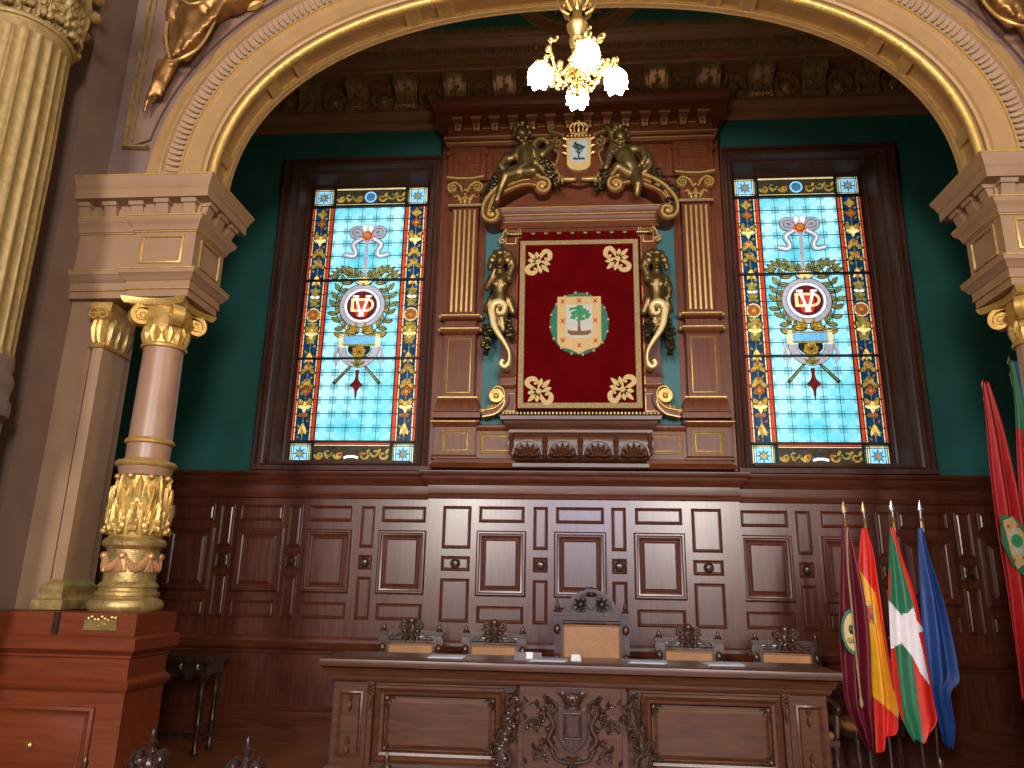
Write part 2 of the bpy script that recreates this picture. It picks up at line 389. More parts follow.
# ---------------- wainscot
RAISE = [(0, 0), (0, .018), (.012, .026), (.026, .018), (.036, .004), (.05, .004)]
def small_panel(w, x0, x1, z0, z1, y):
    w.k = 1; w.panel(x0, x1, z0, z1, y, [(0, 0), (.0, .012), (.008, .02), (.02, .012), (.026, .001)], False)
    w.k = 0; w.panel(x0+.024, x1-.024, z0+.024, z1-.024, y, [(0, 0), (0, .003), (.012, .009)])
def big_panel(w, x0, x1, z0, z1, y):
    w.k = 1; w.panel(x0, x1, z0, z1, y, [(0, 0), (0, .03), (.015, .045), (.03, .045), (.04, .03), (.055, .028), (.07, .012), (.085, .004)], False)
    w.k = 0; w.panel(x0+.08, x1-.08, z0+.08, z1-.08, y, [(0, 0), (0, .006), (.028, .028), (.032, .03), (.032, .026)])
def knob_panel(w, x0, x1, z0, z1, y):
    small_panel(w, x0, x1, z0, z1, y)
    xc, zc = (x0+x1)/2, (z0+z1)/2
def knob(xc, zc, y):
    T = Matrix.Translation((xc, y, zc)) @ Matrix.Rotation(pi/2, 4, 'X')
    w = MB(T); w.lathe(0, 0, [(.052, 0), (.056, .012), (.045, .022), (.036, .016), (.034, .03), (.026, .045), (0, .05)], 20)
    return w
def wains(name, cols, x0, x1, Y, clip=None):
    r = empty(name, ((x0+x1)/2, Y, 0), kind='structure')
    w = MB(); w.box(x0, x1, Y, WY+.01, 0, 2.9); w.build('board', ['wood'], r)
    rows = (2.33, 2.49); k = 0
    for typ, a, b in cols:
        w = MB()
        if typ == 'P':
            small_panel(w, a, b, 2.34, 2.52, Y); big_panel(w, a-.02, b+.02, 1.55, 2.25, Y); small_panel(w, a, b, 1.27, 1.45, Y)
        else:
            small_panel(w, a, b, 2.05, 2.52, Y); small_panel(w, a, b, 1.81, 1.97, Y); small_panel(w, a, b, 1.27, 1.73, Y)
            knob((a+b)/2, 1.89, Y-.008).build('round_boss', 'woodcarve', r)
        w.build('panelling', ['wood', 'wood'], r, smooth=12)
    return r
STEP = .823
cols = []
x = -2.53
for i, xb in enumerate((-2.21+.02, -3.05, -3.87, -4.70, -5.5)):
    cols.append(('P', xb, xb+.51)); cols.append(('N', xb-.24, xb-.08))
cl = [c for c in cols if c[1] > -5.58]
L_ = wains('trim_2', cl, -5.6, -1.62, 8.42)
cr = [(t, 2*CX-b, 2*CX-a) for t, a, b in cl]
R_ = wains('trim_3', cr, 1.79, 5.72, 8.42)
cc = [('N', -1.46, -1.14), ('P', -1.05, -.54), ('N', -.44, -.28), ('P', -.19, .34), ('N', .42, .58), ('P', .68, 1.19), ('N', 1.29, 1.61)]
C_ = wains('trim_4', cc, -1.64, 1.82, 8.30)
# top cornice, lower rail and base of the wainscot
pl = [(-5.6, 8.42), (-1.64, 8.42), (-1.64, 8.30), (1.82, 8.30), (1.82, 8.42), (5.72, 8.42)]
t = empty('trim_5', (0, 8.42, 0), kind='structure')
w = MB(); w.mould(pl, [(0, 2.60), (.018, 2.61), (.028, 2.64), (.012, 2.655), (.008, 2.67), (.008, 2.755), (.02, 2.76), (.035, 2.79), (.07, 2.82), (.075, 2.85), (.09, 2.86), (.105, 2.89), (.105, 2.91), (.0, 2.925)]); w.build('cornice', 'woodh' , t)
w = MB(); w.mould(pl, [(0, .89), (.015, .90), (.02, .93), (.05, .95), (.06, .98), (.045, 1.0), (.02, 1.02), (.018, 1.06), (.0, 1.08)]); w.build('chair_rail', 'woodh', t)
w = MB(); w.mould(pl, [(0, 0), (.05, 0), (.05, .25), (.06, .27), (.055, .31), (.03, .33), (.01, .36), (0, .36)]); w.build('skirting', 'woodh', t)

# ---------------- stained-glass windows
GY = 8.80
def window(idx, T, xc_sign):
    root = empty('window_%d' % idx, (0, WY, 3), kind='structure')
    w = MB(T)
    fx0, fx1, fz0, fz1 = -3.80, -1.64, 2.93, 7.06
    S = [(0, WY+.01, 0), (0, WY-.09, 0), (.03, WY-.12, 0), (.07, WY-.11, 0), (.09, WY-.07, 0), (.13, WY-.06, 0), (.15, WY-.09, 0), (.18, WY-.08, 0), (.20, WY-.03, 0), (.21, WY+.04, 0), (.245, WY+.05, 0), (.25, WY+.12, 0), (.28, WY+.30, 0), (.305, WY+.31, 0), (.31, GY-.02, 0), (.33, GY-.02, 0), (.335, GY+.03, 0)]
    st_ = []
    for i, y, _ in S:
        kb = min(1, i/.335)*.15
        kt = min(1, i/.335)*.205
        st_.append((fx0+i*(.265/.335), fx1-i*(.285/.335), fz0+kb, fz1-kt, y))
    w.rects(st_, False); w.build('window_frame', 'framewood', root)
    w = MB(T); w.box(fx0+.02, fx1-.02, WY-.15, WY+.2, fz0-.01, fz0+.045); w.box(fx0+.25, fx1-.3, WY+.1, GY, fz0+.04, fz0+.145); w.build('window_sill', 'framewood', root)
    # glass
    X0, X1, Z0, Z1 = -3.53, -1.93, 3.045, 6.87
    W_, H_ = X1-X0, Z1-Z0
    y = GY
    def P(u, v): return (X0+u, Z0+v)
    B = .315; BT = .30
    g = lambda k: G[k]
    # backing panes: border blues
    cen = ((X0+X1)/2, (Z0+Z1)/2)
    Tl = T or Matrix.Identity(4)
    # centre field
    wf = MB(Matrix.Scale(-1, 4, (1, 0, 0)) if T else None)
    hx, hz = (W_-2*B)/2, (H_-2*BT)/2
    wf.box(-hx, hx, 0, .012, -hz, hz); fo = wf.build('centre_glass', g('field'), root)
    wc = Tl @ Vector((cen[0], y, cen[1])); fo.location = wc
    def strip(name, mat, rects, y0, y1):
        ww = MB(T)
        for a, b, c, d in rects: ww.box(X0+a, X0+b, y0, y1, Z0+c, Z0+d)
        return ww.build(name, g(mat) if mat in G else mat, root)
    strip('border_glass', 'blue', [(.066, B-.075, BT, H_-BT), (W_-B+.075, W_-.066, BT, H_-BT)], y, y+.012)
    strip('border_glass', 'dark', [(B, W_-B, .05, BT-.055), (B, W_-B, H_-BT+.055, H_-.05)], y, y+.012)
    strip('red_glass_strip', 'red', [(0, .042, BT, H_-BT), (B-.05, B, BT, H_-BT), (W_-B, W_-B+.05, BT, H_-BT), (W_-.042, W_, BT, H_-BT), (B, W_-B, BT-.035, BT), (B, W_-B, H_-BT, H_-BT+.035)], y, y+.012)
    strip('cream_glass_strip', 'cream', [(.042, .066, BT, H_-BT), (B-.075, B-.05, BT, H_-BT), (W_-B+.05, W_-B+.075, BT, H_-BT), (W_-.066, W_-.042, BT, H_-BT), (B, W_-B, .012, .045), (B, W_-B, H_-.045, H_-.012), (B, W_-B, BT-.055, BT-.035), (B, W_-B, H_-BT+.035, H_-BT+.055)], y, y+.012)
    for cx_, cz_ in ((.15, .15), (W_-.15, .15), (.15, H_-.15), (W_-.15, H_-.15)):
        r = .125
        ww = MB(T); ww.box(X0+cx_-r, X0+cx_+r, y, y+.012, Z0+cz_-r, Z0+cz_+r); co = ww.build('corner_pane', g('cream'), root)
        x_, z_ = P(cx_, cz_)
        ww = MB(T); ww.poly([(x_-.10, z_-.10), (x_+.10, z_-.10), (x_+.10, z_+.10), (x_-.10, z_+.10)], y-.004, y); ww.build('corner_star', g('sky'), co)
        ww = MB(T)
        ww.poly([(x_+(.095 if i % 2 == 0 else .045)*cos(i*pi/8), z_+(.095 if i % 2 == 0 else .045)*sin(i*pi/8)) for i in range(16)], y-.007, y-.004); ww.build('corner_star', g('mid'), co)
        ww = MB(T); ww.poly([(x_+.04, z_), (x_, z_+.04), (x_-.04, z_), (x_, z_-.04)], y-.010, y-.007); ww.build('corner_star', g('amber'), co)
    # border ornament, amber/cream/olive flowers
    BK = MB(T); ow = MB(T); cw = MB(T); rw = MB(T); wh = MB(T); gr = MB(T)
    def lf(m_, x, z, a, L, W):
        n = 6; up = []; dn = []
        for i in range(n+1):
            t_ = i/n; ww_ = W*.64*sin(pi*t_)**.8; px_, pz_ = x+L*1.12*t_*cos(a), z+L*1.12*t_*sin(a)
            up.append((px_-sin(a)*ww_, pz_+cos(a)*ww_)); 
            if 0 < i < n: dn.append((px_+sin(a)*ww_, pz_-cos(a)*ww_))
        m_.poly(up+dn[::-1], y-.005, y)
        mxc = x+L*.56*cos(a); mzc = z+L*.56*sin(a)
        BK.poly([(mxc+(q_[0]-mxc)*1.16+(.006 if q_[0] > mxc else -.006), mzc+(q_[1]-mzc)*1.12) for q_ in up+dn[::-1]], y-.0022, y)
    for bx in (X0+.153, X1-.153):
        zt = Z0+H_-BT
        def z_(q): return zt-q*(H_-2*BT)
        for q in (.03, .075, .80):
            for a in range(4): lf((rw if q > .05 else ow), bx, z_(q), a*pi/2+.0, .06, .045)
            ow.disc(bx, z_(q), .018, y-.006, y, n=10)
        for q, s_ in ((.15, 1), (.56, -1), (.86, 1)):
            for sg in (-1, 1):
                lf(ow, bx, z_(q), pi/2-sg*.75*1, .12, .05); lf(cw, bx, z_(q)-.02, pi/2-sg*1.3, .085, .035)
            lf(cw, bx, z_(q)-.09, pi/2, .14, .05)
        for q in (.20, .25, .70, .76):
            ow.disc(bx, z_(q), .05, y-.005, y, .042, 14)
            rw.disc(bx, z_(q)+.02, .025, y-.008, y-.005, .02, 10)
            for sg in (-1, 1): lf(ow, bx+sg*.01, z_(q)-.02, -pi/2+sg*.9, .10, .04)
        for q in (.31, .93, .64):
            lf(ow, bx, z_(q)+.02, -pi/2, .15, .06)
            for sg in (-1, 1): lf(cw, bx, z_(q), -pi/2+sg*.35, .13, .03)
        for q in (.385, .43, .53, .59):
            for sg in (-1, 1):
                lf(gr, bx, z_(q), pi/2-sg*.9, .075, .04); lf(gr, bx, z_(q), -pi/2+sg*.9, .06, .035)
            lf(ow, bx, z_(q), pi/2, .07, .04)
        for sg in (-1, 1): lf(wh, bx, z_(.405), sg*.2+(0 if sg > 0 else pi), .06, .035)
        for sg in (-1, 1): lf(rw, bx, z_(.90), sg*.6+(0 if sg > 0 else pi), .06, .045)
        cw.disc(bx, z_(.48), .092, y-.004, y); 
        rw.disc(bx, z_(.48), .077, y-.008, y-.004); ow.disc(bx, z_(.48), .022, y-.011, y-.008, n=10)
    for zz in (Z0+.15, Z1-.15):
        xc_ = (X0+X1)/2
        for sg in (-1, 1):
            for k_, xx in enumerate((.16, .30, .40)):
                pts_ = spiral(xc_+sg*xx, zz+(.015 if k_ % 2 else -.015), .062, .015, (0 if sg > 0 else pi)+(pi if k_ % 2 else 0), sg*.9*(1 if k_ % 2 else -1), 14)
                (ow if k_ != 1 else gr).ribbon(pts_, [.026]*8+[.018]*7, y-.005, y)
                lf(ow, xc_+sg*(xx+.03), zz, sg*1.0, .07, .03)
            lf(rw, xc_+sg*.1, zz, 0 if sg > 0 else pi, .05, .04)
    bl = MB(T); skm = MB(T)
    # fine stems and small leaves between the flowers
    for bx in (X0+.153, X1-.153):
        for q in range(46):
            z = Z0+BT+.04+q*(H_-2*BT-.08)/45; sg = 1 if q % 2 else -1
            lf((gr if q % 3 else rw), bx+sg*.035, z, (.7 if sg > 0 else pi-.7), .045, .022)
        gr.ribbon([(bx, Z0+BT+.02), (bx, Z1-BT-.02)], .010, y-.003, y)
    zz = Z1-.15; xc_ = (X0+X1)/2
    bl.disc(xc_, zz, .085, y-.006, y); skm.ring(xc_, zz, .062, .08, y-.009, y-.006)
    for a in range(6): lf(skm, xc_+.02*cos(a*pi/3), zz+.02*sin(a*pi/3), a*pi/3, .04, .02)
    bl.build('blue_rosette', g('mid'), root); skm.build('blue_rosette', g('sky'), root)
    wh.ribbon([(xc_-.09, Z0+.10), (xc_-.04, Z0+.115), (xc_+.04, Z0+.115), (xc_+.09, Z0+.10)], .03, y-.008, y)
    BK.build('flower_leading', 'lead', root); ow.build('border_flower', g('amber'), root); cw.build('border_flower', g('cream'), root); rw.build('border_flower', g('brown'), root)
    gr.build('border_flower', g('olive'), root); wh.build('border_flower', g('white'), root)
    # ---- central emblem
    em = empty('emblem', (0, y, 0)); em.parent = root; em.matrix_parent_inverse = Matrix.Translation(-Vector(root.location))
    ecz = 5.14; ex = xc_
    A = MB(T); Bm = MB(T); D = MB(T); Ww = MB(T); Gy = MB(T); O = MB(T); Rm = MB(T); K = MB(T); S_ = MB(T); Cc = MB(T)
    def lfd(m_, x, z, a, L, W, d=.012):
        n = 6; up = []; dn = []
        for i in range(n+1):
            t_ = i/n; ww_ = W*.5*sin(pi*t_)**.8; px_, pz_ = x+L*t_*cos(a), z+L*t_*sin(a)
            up.append((px_-sin(a)*ww_, pz_+cos(a)*ww_))
            if 0 < i < n: dn.append((px_+sin(a)*ww_, pz_-cos(a)*ww_))
        m_.poly(up+dn[::-1], y-d, y)
        mxc = x+L*.5*cos(a); mzc = z+L*.5*sin(a)
        K.poly([(mxc+(q_[0]-mxc)*1.12+(.005 if q_[0] > mxc else -.005), mzc+(q_[1]-mzc)*1.12+(.005 if q_[1] > mzc else -.005)) for q_ in up+dn[::-1]], y-d+.006, y)
        # dark came outline
        K.ribbon([(x, z), (x+L*cos(a), z+L*sin(a))], .006, y-d-.003, y-d)
    rnd = random.Random(3)
    for sg in (-1, 1):      # laurel branches
        stem = catmull([(ex+sg*.10, ecz-.40), (ex+sg*.27, ecz-.24), (ex+sg*.36, ecz), (ex+sg*.31, ecz+.25), (ex+sg*.19, ecz+.47)], 7)
        K.ribbon(stem, .012, y-.008, y)
        for i, (px_, pz_) in enumerate(stem[2::3]):
            i *= 3
            aa = atan2(stem[min(i+4, len(stem)-1)][1]-stem[i+1][1], stem[min(i+4, len(stem)-1)][0]-stem[i+1][0])
            for q in (-1, 1):
                lfd((O if (i+q) % 3 else A), px_, pz_, aa+q*(.6+.6*rnd.random()), .12, .050)
        stem = catmull([(ex+sg*.05, ecz+.38), (ex+sg*.17, ecz+.46), (ex+sg*.30, ecz+.47), (ex+sg*.36, ecz+.40)], 4)
        K.ribbon(stem, .01, y-.008, y)
        for i, (px_, pz_) in enumerate(stem[::2]): lfd(O, px_, pz_, pi/2-sg*(.1+i*.2), .12, .045)
    Gy.disc(ex, ecz, .305, y-.018, y-.0); K.ring(ex, ecz, .298, .306, y-.021, y-.018); K.ring(ex, ecz, .235, .242, y-.021, y-.018)
    Ww.ring(ex, ecz, .205, .235, y-.024, y-.018); S_.ring(ex, ecz, .19, .207, y-.024, y-.018)
    D.disc(ex, ecz, .198, y-.026, y-.018)
    Rm.poly([(ex-.06, ecz-.16), (ex+.06, ecz-.16), (ex+.10, ecz-.05), (ex+.07, ecz+.10), (ex-.07, ecz+.10), (ex-.10, ecz-.05)], y-.028, y-.026)
    # monogram: gold D behind white V
    Cc.box(ex-.145, ex-.105, y-.034, y-.026, ecz-.085, ecz+.095)
    Cc.ribbon([(ex-.125, ecz+.08), (ex+.05, ecz+.08)]+[(ex+.06+.085*cos(a), ecz+.005+.078*sin(a)) for a in [pi/2-pi*i/10 for i in range(11)]]+[(ex-.125, ecz-.072)], .032, y-.034, y-.026)
    for sg in (-1, 1): Ww.ribbon([(ex+sg*.085, ecz+.125), (ex+sg*.005, ecz-.135)], [.034, .028], y-.040, y-.034); Ww.box(ex+sg*.085-.04, ex+sg*.085+.04, y-.040, y-.034, ecz+.11, ecz+.135)
    Ww.box(ex-.035, ex+.035, y-.0405, y-.034, ecz-.155, ecz-.12)
    # bow and ribbon above
    bz = ecz+1.0
    for sg in (-1, 1):
        lp = catmull([(ex+sg*.03, bz), (ex+sg*.12, bz+.10), (ex+sg*.20, bz+.08), (ex+sg*.19, bz+.01), (ex+sg*.09, bz-.01)], 5)
        K.ribbon(lp, .092, y-.010, y); Gy.ribbon(lp, [.078]*len(lp), y-.013, y); K.ribbon(lp, .006, y-.016, y-.012)
        lp = catmull([(ex+sg*.07, bz-.03), (ex+sg*.19, bz-.12), (ex+sg*.15, bz-.22), (ex+sg*.17, bz-.29), (ex+sg*.29, bz-.27)], 6)
        K.ribbon(lp, .074, y-.008, y); Gy.ribbon(lp, [.062]*len(lp), y-.010, y); Ww.ribbon([(a+.006, b-.002) for a, b in lp], .016, y-.013, y-.010)
        lp = catmull([(ex+sg*.01, bz+.02), (ex+sg*.05, bz+.13), (ex+sg*.01, bz+.12)], 5); K.ribbon(lp, .062, y-.013, y); Ww.ribbon(lp, .05, y-.016, y)
    Rm.poly([(ex+(.085 if i % 2 else .06)*cos(i*pi/8), bz+(.085 if i % 2 else .06)*sin(i*pi/8)) for i in range(16)], y-.018, y); A.disc(ex, bz, .04, y-.024, y-.018)
    Gy.ribbon([(ex, bz-.07), (ex-.005, bz-.66)], [.045, .05], y-.012, y)
    for a in (-1, -.5, 0, .5, 1): lfd(Cc, ex, ecz+.29, pi/2+a, .13, .05, .026)
    # below: tablet, bowl, swords, pendant
    tz = ecz-.47
    for sg in (-1, 1):
        for a in (.2, .8, 1.4): lfd(A, ex+sg*.04, tz+.10, pi/2-sg*a, .15, .06, .02)
        lfd(A, ex+sg*.22, tz+.05, pi/2-sg*1.2, .13, .06, .02)
        Cc.box(ex+sg*.235-.03, ex+sg*.235+.03, y-.022, y, tz-.09, tz+.08); Gy.ribbon([(ex+sg*.26, tz-.06), (ex+sg*.31, tz-.2), (ex+sg*.28, tz-.34)], [.05, .05, .03], y-.010, y)
        K.ribbon([(ex+sg*.05, tz-.30), (ex+sg*.30, tz-.58)], [.03, .045], y-.012, y); O.ribbon([(ex+sg*.10, tz-.36), (ex+sg*.28, tz-.56)], .014, y-.015, y-.012)
    S_.box(ex-.21, ex+.21, y-.024, y, tz-.055, tz+.045); O.box(ex-.215, ex+.215, y-.022, y, tz-.08, tz-.05); O.box(ex-.215, ex+.215, y-.022, y, tz+.04, tz+.065)
    Gy.ring(ex, tz-.10, .17, .27, y-.016, y, 24, pi, 2*pi); K.ring(ex, tz-.10, .165, .172, y-.019, y-.016, 24, pi, 2*pi); K.ring(ex, tz-.10, .266, .272, y-.019, y-.016, 24, pi, 2*pi)
    K.disc(ex, tz-.12, .15, y-.006, y, .1)
    for a in range(8): lfd(A, ex, tz-.16, a*pi/4+.2, .10, .06, .02)
    for a in (-.9, -.3, .3, .9): lfd(O, ex, tz-.36, pi/2+a, .12, .05, .02)
    D.ribbon(catmull([(ex, tz-.40), (ex, tz-.50), (ex, tz-.60), (ex, tz-.66), (ex, tz-.80)], 5), [.05, .05, .045, .04, .035, .04, .05, .07, .1, .14, .17, .17, .12, .08, .07, .05, .03, .03, .02, .012, .008][:21], y-.012, y)
    for nm, mb_, mt in (('gold_leaf', A, 'amber'), ('laurel_leaf', O, 'olive'), ('dark_red_disc', D, 'dred'), ('white_letter_v', Ww, 'white'), ('grey_ribbon', Gy, 'grey'), ('red_flower', Rm, 'red'), ('blue_tablet', S_, 'tablet'), ('gold_letter_d', Cc, 'cream')):
        if mb_.v: mb_.build(nm, g(mt), em)
    K.build('emblem_leading', 'lead', em)
    # leading bars
    K = MB(T)
    nr = 18
    for i in range(nr+1):
        z = Z0+BT+i*(H_-2*BT)/nr; th = .010 if i in (0, 6, 12, nr) else .0045
        if i in (6, 12): th = .012
        K.box(X0, X1, y-.046 if th > .006 else y-.004, y+.01, z-th, z+th)
    for i in range(1, 5):
        x = X0+B+i*(W_-2*B)/5; K.box(x-.0028, x+.0028, y-.003, y, Z0+BT, Z1-BT)
    for x, th in ((X0+.042, .004), (X0+.066, .004), (X0+B-.075, .004), (X0+B-.05, .004), (X0+B, .008)):
        for xx in (x, X0+X1-x): K.box(xx-th, xx+th, y-.006, y+.01, Z0, Z1)
    for z, th in ((Z0+.045, .004), (Z0+BT-.055, .004), (Z0+BT-.035, .004)):
        for q in (z, Z0+Z1-z): K.box(X0, X1, y-.006, y+.01, q-th, q+th)
    for x in (X0, X1): K.box(x-.015, x+.015, y-.01, y+.02, Z0, Z1)
    for z in (Z0, Z1): K.box(X0, X1, y-.01, y+.02, z-.015, z+.015)
    for i in range(42):     # short beads of lead across the narrow borders
        z = Z0+BT+(i+.5)*(H_-2*BT)/42
        for a, b in ((.042, .066), (B-.075, B-.05), (W_-B+.05, W_-B+.075), (W_-.066, W_-.042)): K.box(X0+a, X0+b, y-.003, y, z-.0025, z+.0025)
    K.build('leading', 'lead', root)
    return root
window(1, None, -1)
# the right window is the same design, not mirrored: shift it instead of reflecting it
window(2, Matrix.Translation((2*(CX+2.72)+.02, 0, 0)), 1)
# ================================================================== THE ARCH AND ITS PIERS
AZ, AA, AB, AN = 4.80, 3.10, 1.97, 2.3
def arch(d, n=96):
    """points of the arch curve offset outwards by d"""
    P = []
    for i in range(n+1):
        t = pi-pi*i/n
        c, s_ = cos(t), sin(t)
        x = AA*(abs(c)**(2/AN))*(1 if c > 0 else -1); z = AB*(s_**(2/AN) if s_ > 1e-9 else 0)
        gx = (abs(x/AA)**(AN-1))/AA*(1 if x > 0 else -1); gz = (abs(z/AB)**(AN-1))/AB
        g = unit((gx, gz)); P.append((AX+x+g[0]*d, AZ+z+g[1]*d))
    return P
def resample(P, step):
    L = [0]
    for a, b in zip(P, P[1:]): L.append(L[-1]+math.dist(a, b))
    n = int(L[-1]/step); out = []; k = 0
    for i in range(n+1):
        q = L[-1]*i/n
        while k < len(P)-2 and L[k+1] < q: k += 1
        t = (q-L[k])/max(1e-9, L[k+1]-L[k]); out.append((P[k][0]+(P[k+1][0]-P[k][0])*t, P[k][1]+(P[k+1][1]-P[k][1])*t))
    return out
def arch_sweep(mb, sec, i0=0, i1=96, caps=True):
    """sec: list of (d, y)"""
    cur = [arch(d) for d, y in sec]
    mb.loft([[(cur[k][i][0], sec[k][1], cur[k][i][1]) for k in range(len(sec))] for i in range(i0, i1+1)], True, (caps, caps))
FY = 5.35
fw = empty('wall_front', (AX, FY, 4.8), kind='structure')
# solid wall above the arch
w = MB(); A1 = arch(.15); top = [(AX+(p[0]-AX)*1.0, 8.9) for p in A1]
for i in range(96):
    a, b = A1[i], A1[i+1]
    w.loft([[(a[0], FY, a[1]), (a[0], 5.58, a[1]), (a[0], 5.58, 8.9), (a[0], FY, 8.9)], [(b[0], FY, b[1]), (b[0], 5.58, b[1]), (b[0], 5.58, 8.9), (b[0], FY, 8.9)]], True, (False, False))
for s_ in (-1, 1):
    xa, xb = sorted((AX+s_*3.25, AX+s_*6.2)); w.box(xa, xb, FY, 5.58, 4.80, 8.9)
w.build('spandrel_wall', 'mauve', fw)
# archivolt
av = empty('trim_6', (AX, FY, 4.8), kind='structure')
w = MB()
w.k = 0; arch_sweep(w, [(.005, 5.335), (.05, 5.335), (.055, 5.30), (.075, 5.29), (.085, 5.265), (.20, 5.265), (.215, 5.25), (.24, 5.25), (.245, FY+.05), (.005, FY+.05)])
w.build('fascia', ['tan'], av)
w = MB(); arch_sweep(w, [(.0+.036*cos(2*pi*j/12), 5.315+.036*sin(2*pi*j/12)) for j in range(12)]); w.build('gilt_roll', 'goldpaint', av)
w = MB(); arch_sweep(w, [(.24, 5.24), (.24, FY), (.39, FY), (.40, 5.215), (.385, 5.205), (.375, 5.225), (.255, 5.26)])
w.build('leaf_band', 'pink', av)
w = MB(); arch_sweep(w, [(.39, 5.28), (.39, FY+.02), (.52, FY+.02), (.52, 5.30)]); arch_sweep(w, [(.52, 5.325), (.52, FY+.02), (.60, FY+.02), (.60, 5.325)])
w.k = 1; arch_sweep(w, [(.386, 5.20), (.386, 5.24), (.402, 5.24), (.402, 5.20)]); arch_sweep(w, [(.238, 5.235), (.238, 5.26), (.252, 5.26), (.252, 5.235)])
w.build('outer_band', ['tandeep', 'goldpaint'], av)
w = MB(); cin = resample(arch(.262), .052); cout = resample(arch(.37), .052*1.0); n = len(cin)
cl = arch(.262, 480); co_ = arch(.372, 480)
LL = 0; nxt = 0
for i in range(480):
    if LL >= nxt:
        a, b = cl[i], co_[i]; mx_, mz_ = (a[0]+b[0])/2, (a[1]+b[1])/2
        ang = atan2(b[1]-a[1], b[0]-a[0]); w.leaf(a[0], a[1], ang, .11, .036, 5.235, .028); nxt += .052
    LL += math.dist(cl[i], cl[i+1])
w.build('leaf_tongues', simple('pale_leaf_plaster', (.46, .32, .19), .45, .1), av)
# coffered underside
w = MB(); w.k = 0; arch_sweep(w, [(.03, 5.33), (.03, 5.60), (.16, 5.60), (.16, 5.33)])
w.build('soffit_ground', 'tandeep', av)
w = MB(); arch_sweep(w, [(-.0, 5.335), (-.0, 5.375), (.05, 5.375), (.05, 5.335)]); arch_sweep(w, [(-.01, 5.555), (-.012, 5.60), (.22, 5.61), (.22, 5.59), (.05, 5.555)])
w.k = 1; arch_sweep(w, [(.002, 5.378), (.002, 5.39), (.04, 5.39), (.04, 5.378)]); arch_sweep(w, [(.002, 5.54), (.002, 5.552), (.04, 5.552), (.04, 5.54)]); arch_sweep(w, [(-.014, 5.595), (-.014, 5.607), (.0, 5.607), (.0, 5.595)])
Q = arch(0, 480); QO = arch(.045, 480)
def at_len(target):
    L = 0
    for i in range(480):
        d = math.dist(Q[i], Q[i+1])
        if L+d >= target: return i
        L += d
    return 479
tot = sum(math.dist(Q[i], Q[i+1]) for i in range(480)); mid = tot/2
marks = []
for s_ in (-1, 1):
    for q in (1.20, 1.50, 2.62, 2.92, 3.72): marks.append(mid+s_*q)
for q in marks:
    i = at_len(q); j = min(480, i+2); i = max(0, i-2)
    for k, (a_, b_) in enumerate(((0, 0), (-3, -2), (2, 3))):
        w.k = 0 if k == 0 else 1
        i2, j2 = (i, j) if k == 0 else ((i-2, i) if k == 1 else (j, j+2)); i2 = max(0, i2); j2 = min(480, j2)
        ex_ = .0 if k == 0 else -.004
        w.loft([[(Q[t][0], 5.37, Q[t][1]), (Q[t][0], 5.56, Q[t][1]), (QO[t][0], 5.56, QO[t][1]), (QO[t][0], 5.37, QO[t][1])] for t in range(i2, j2+1)])
w.build('coffer_ribs', ['tan', 'goldpaint'], av)
# raised spandrel fields with gilt edge
for s_, T in ((-1, None), (1, MIR)):
    out = [p for p in arch(.66) if p[0] < -.9 and p[1] > 5.25]
    w = MB(T); poly = [(-3.86, 5.26)]+out+[(out[-1][0], 8.6), (-3.86, 8.6)]
    w.poly(poly, FY-.03, FY+.01); w.build('spandrel_field', 'spandrel', fw)
    w = MB(T); loop = [(out[0][0], 5.26), (-3.86, 5.26), (-3.86, 8.6)]
    w.ribbon(loop, .035, FY-.05, FY, .012); w.ribbon([(-3.80, 5.32), (-3.80, 8.6)], .01, FY-.045, FY); w.build('gilt_frame', 'goldold', fw)

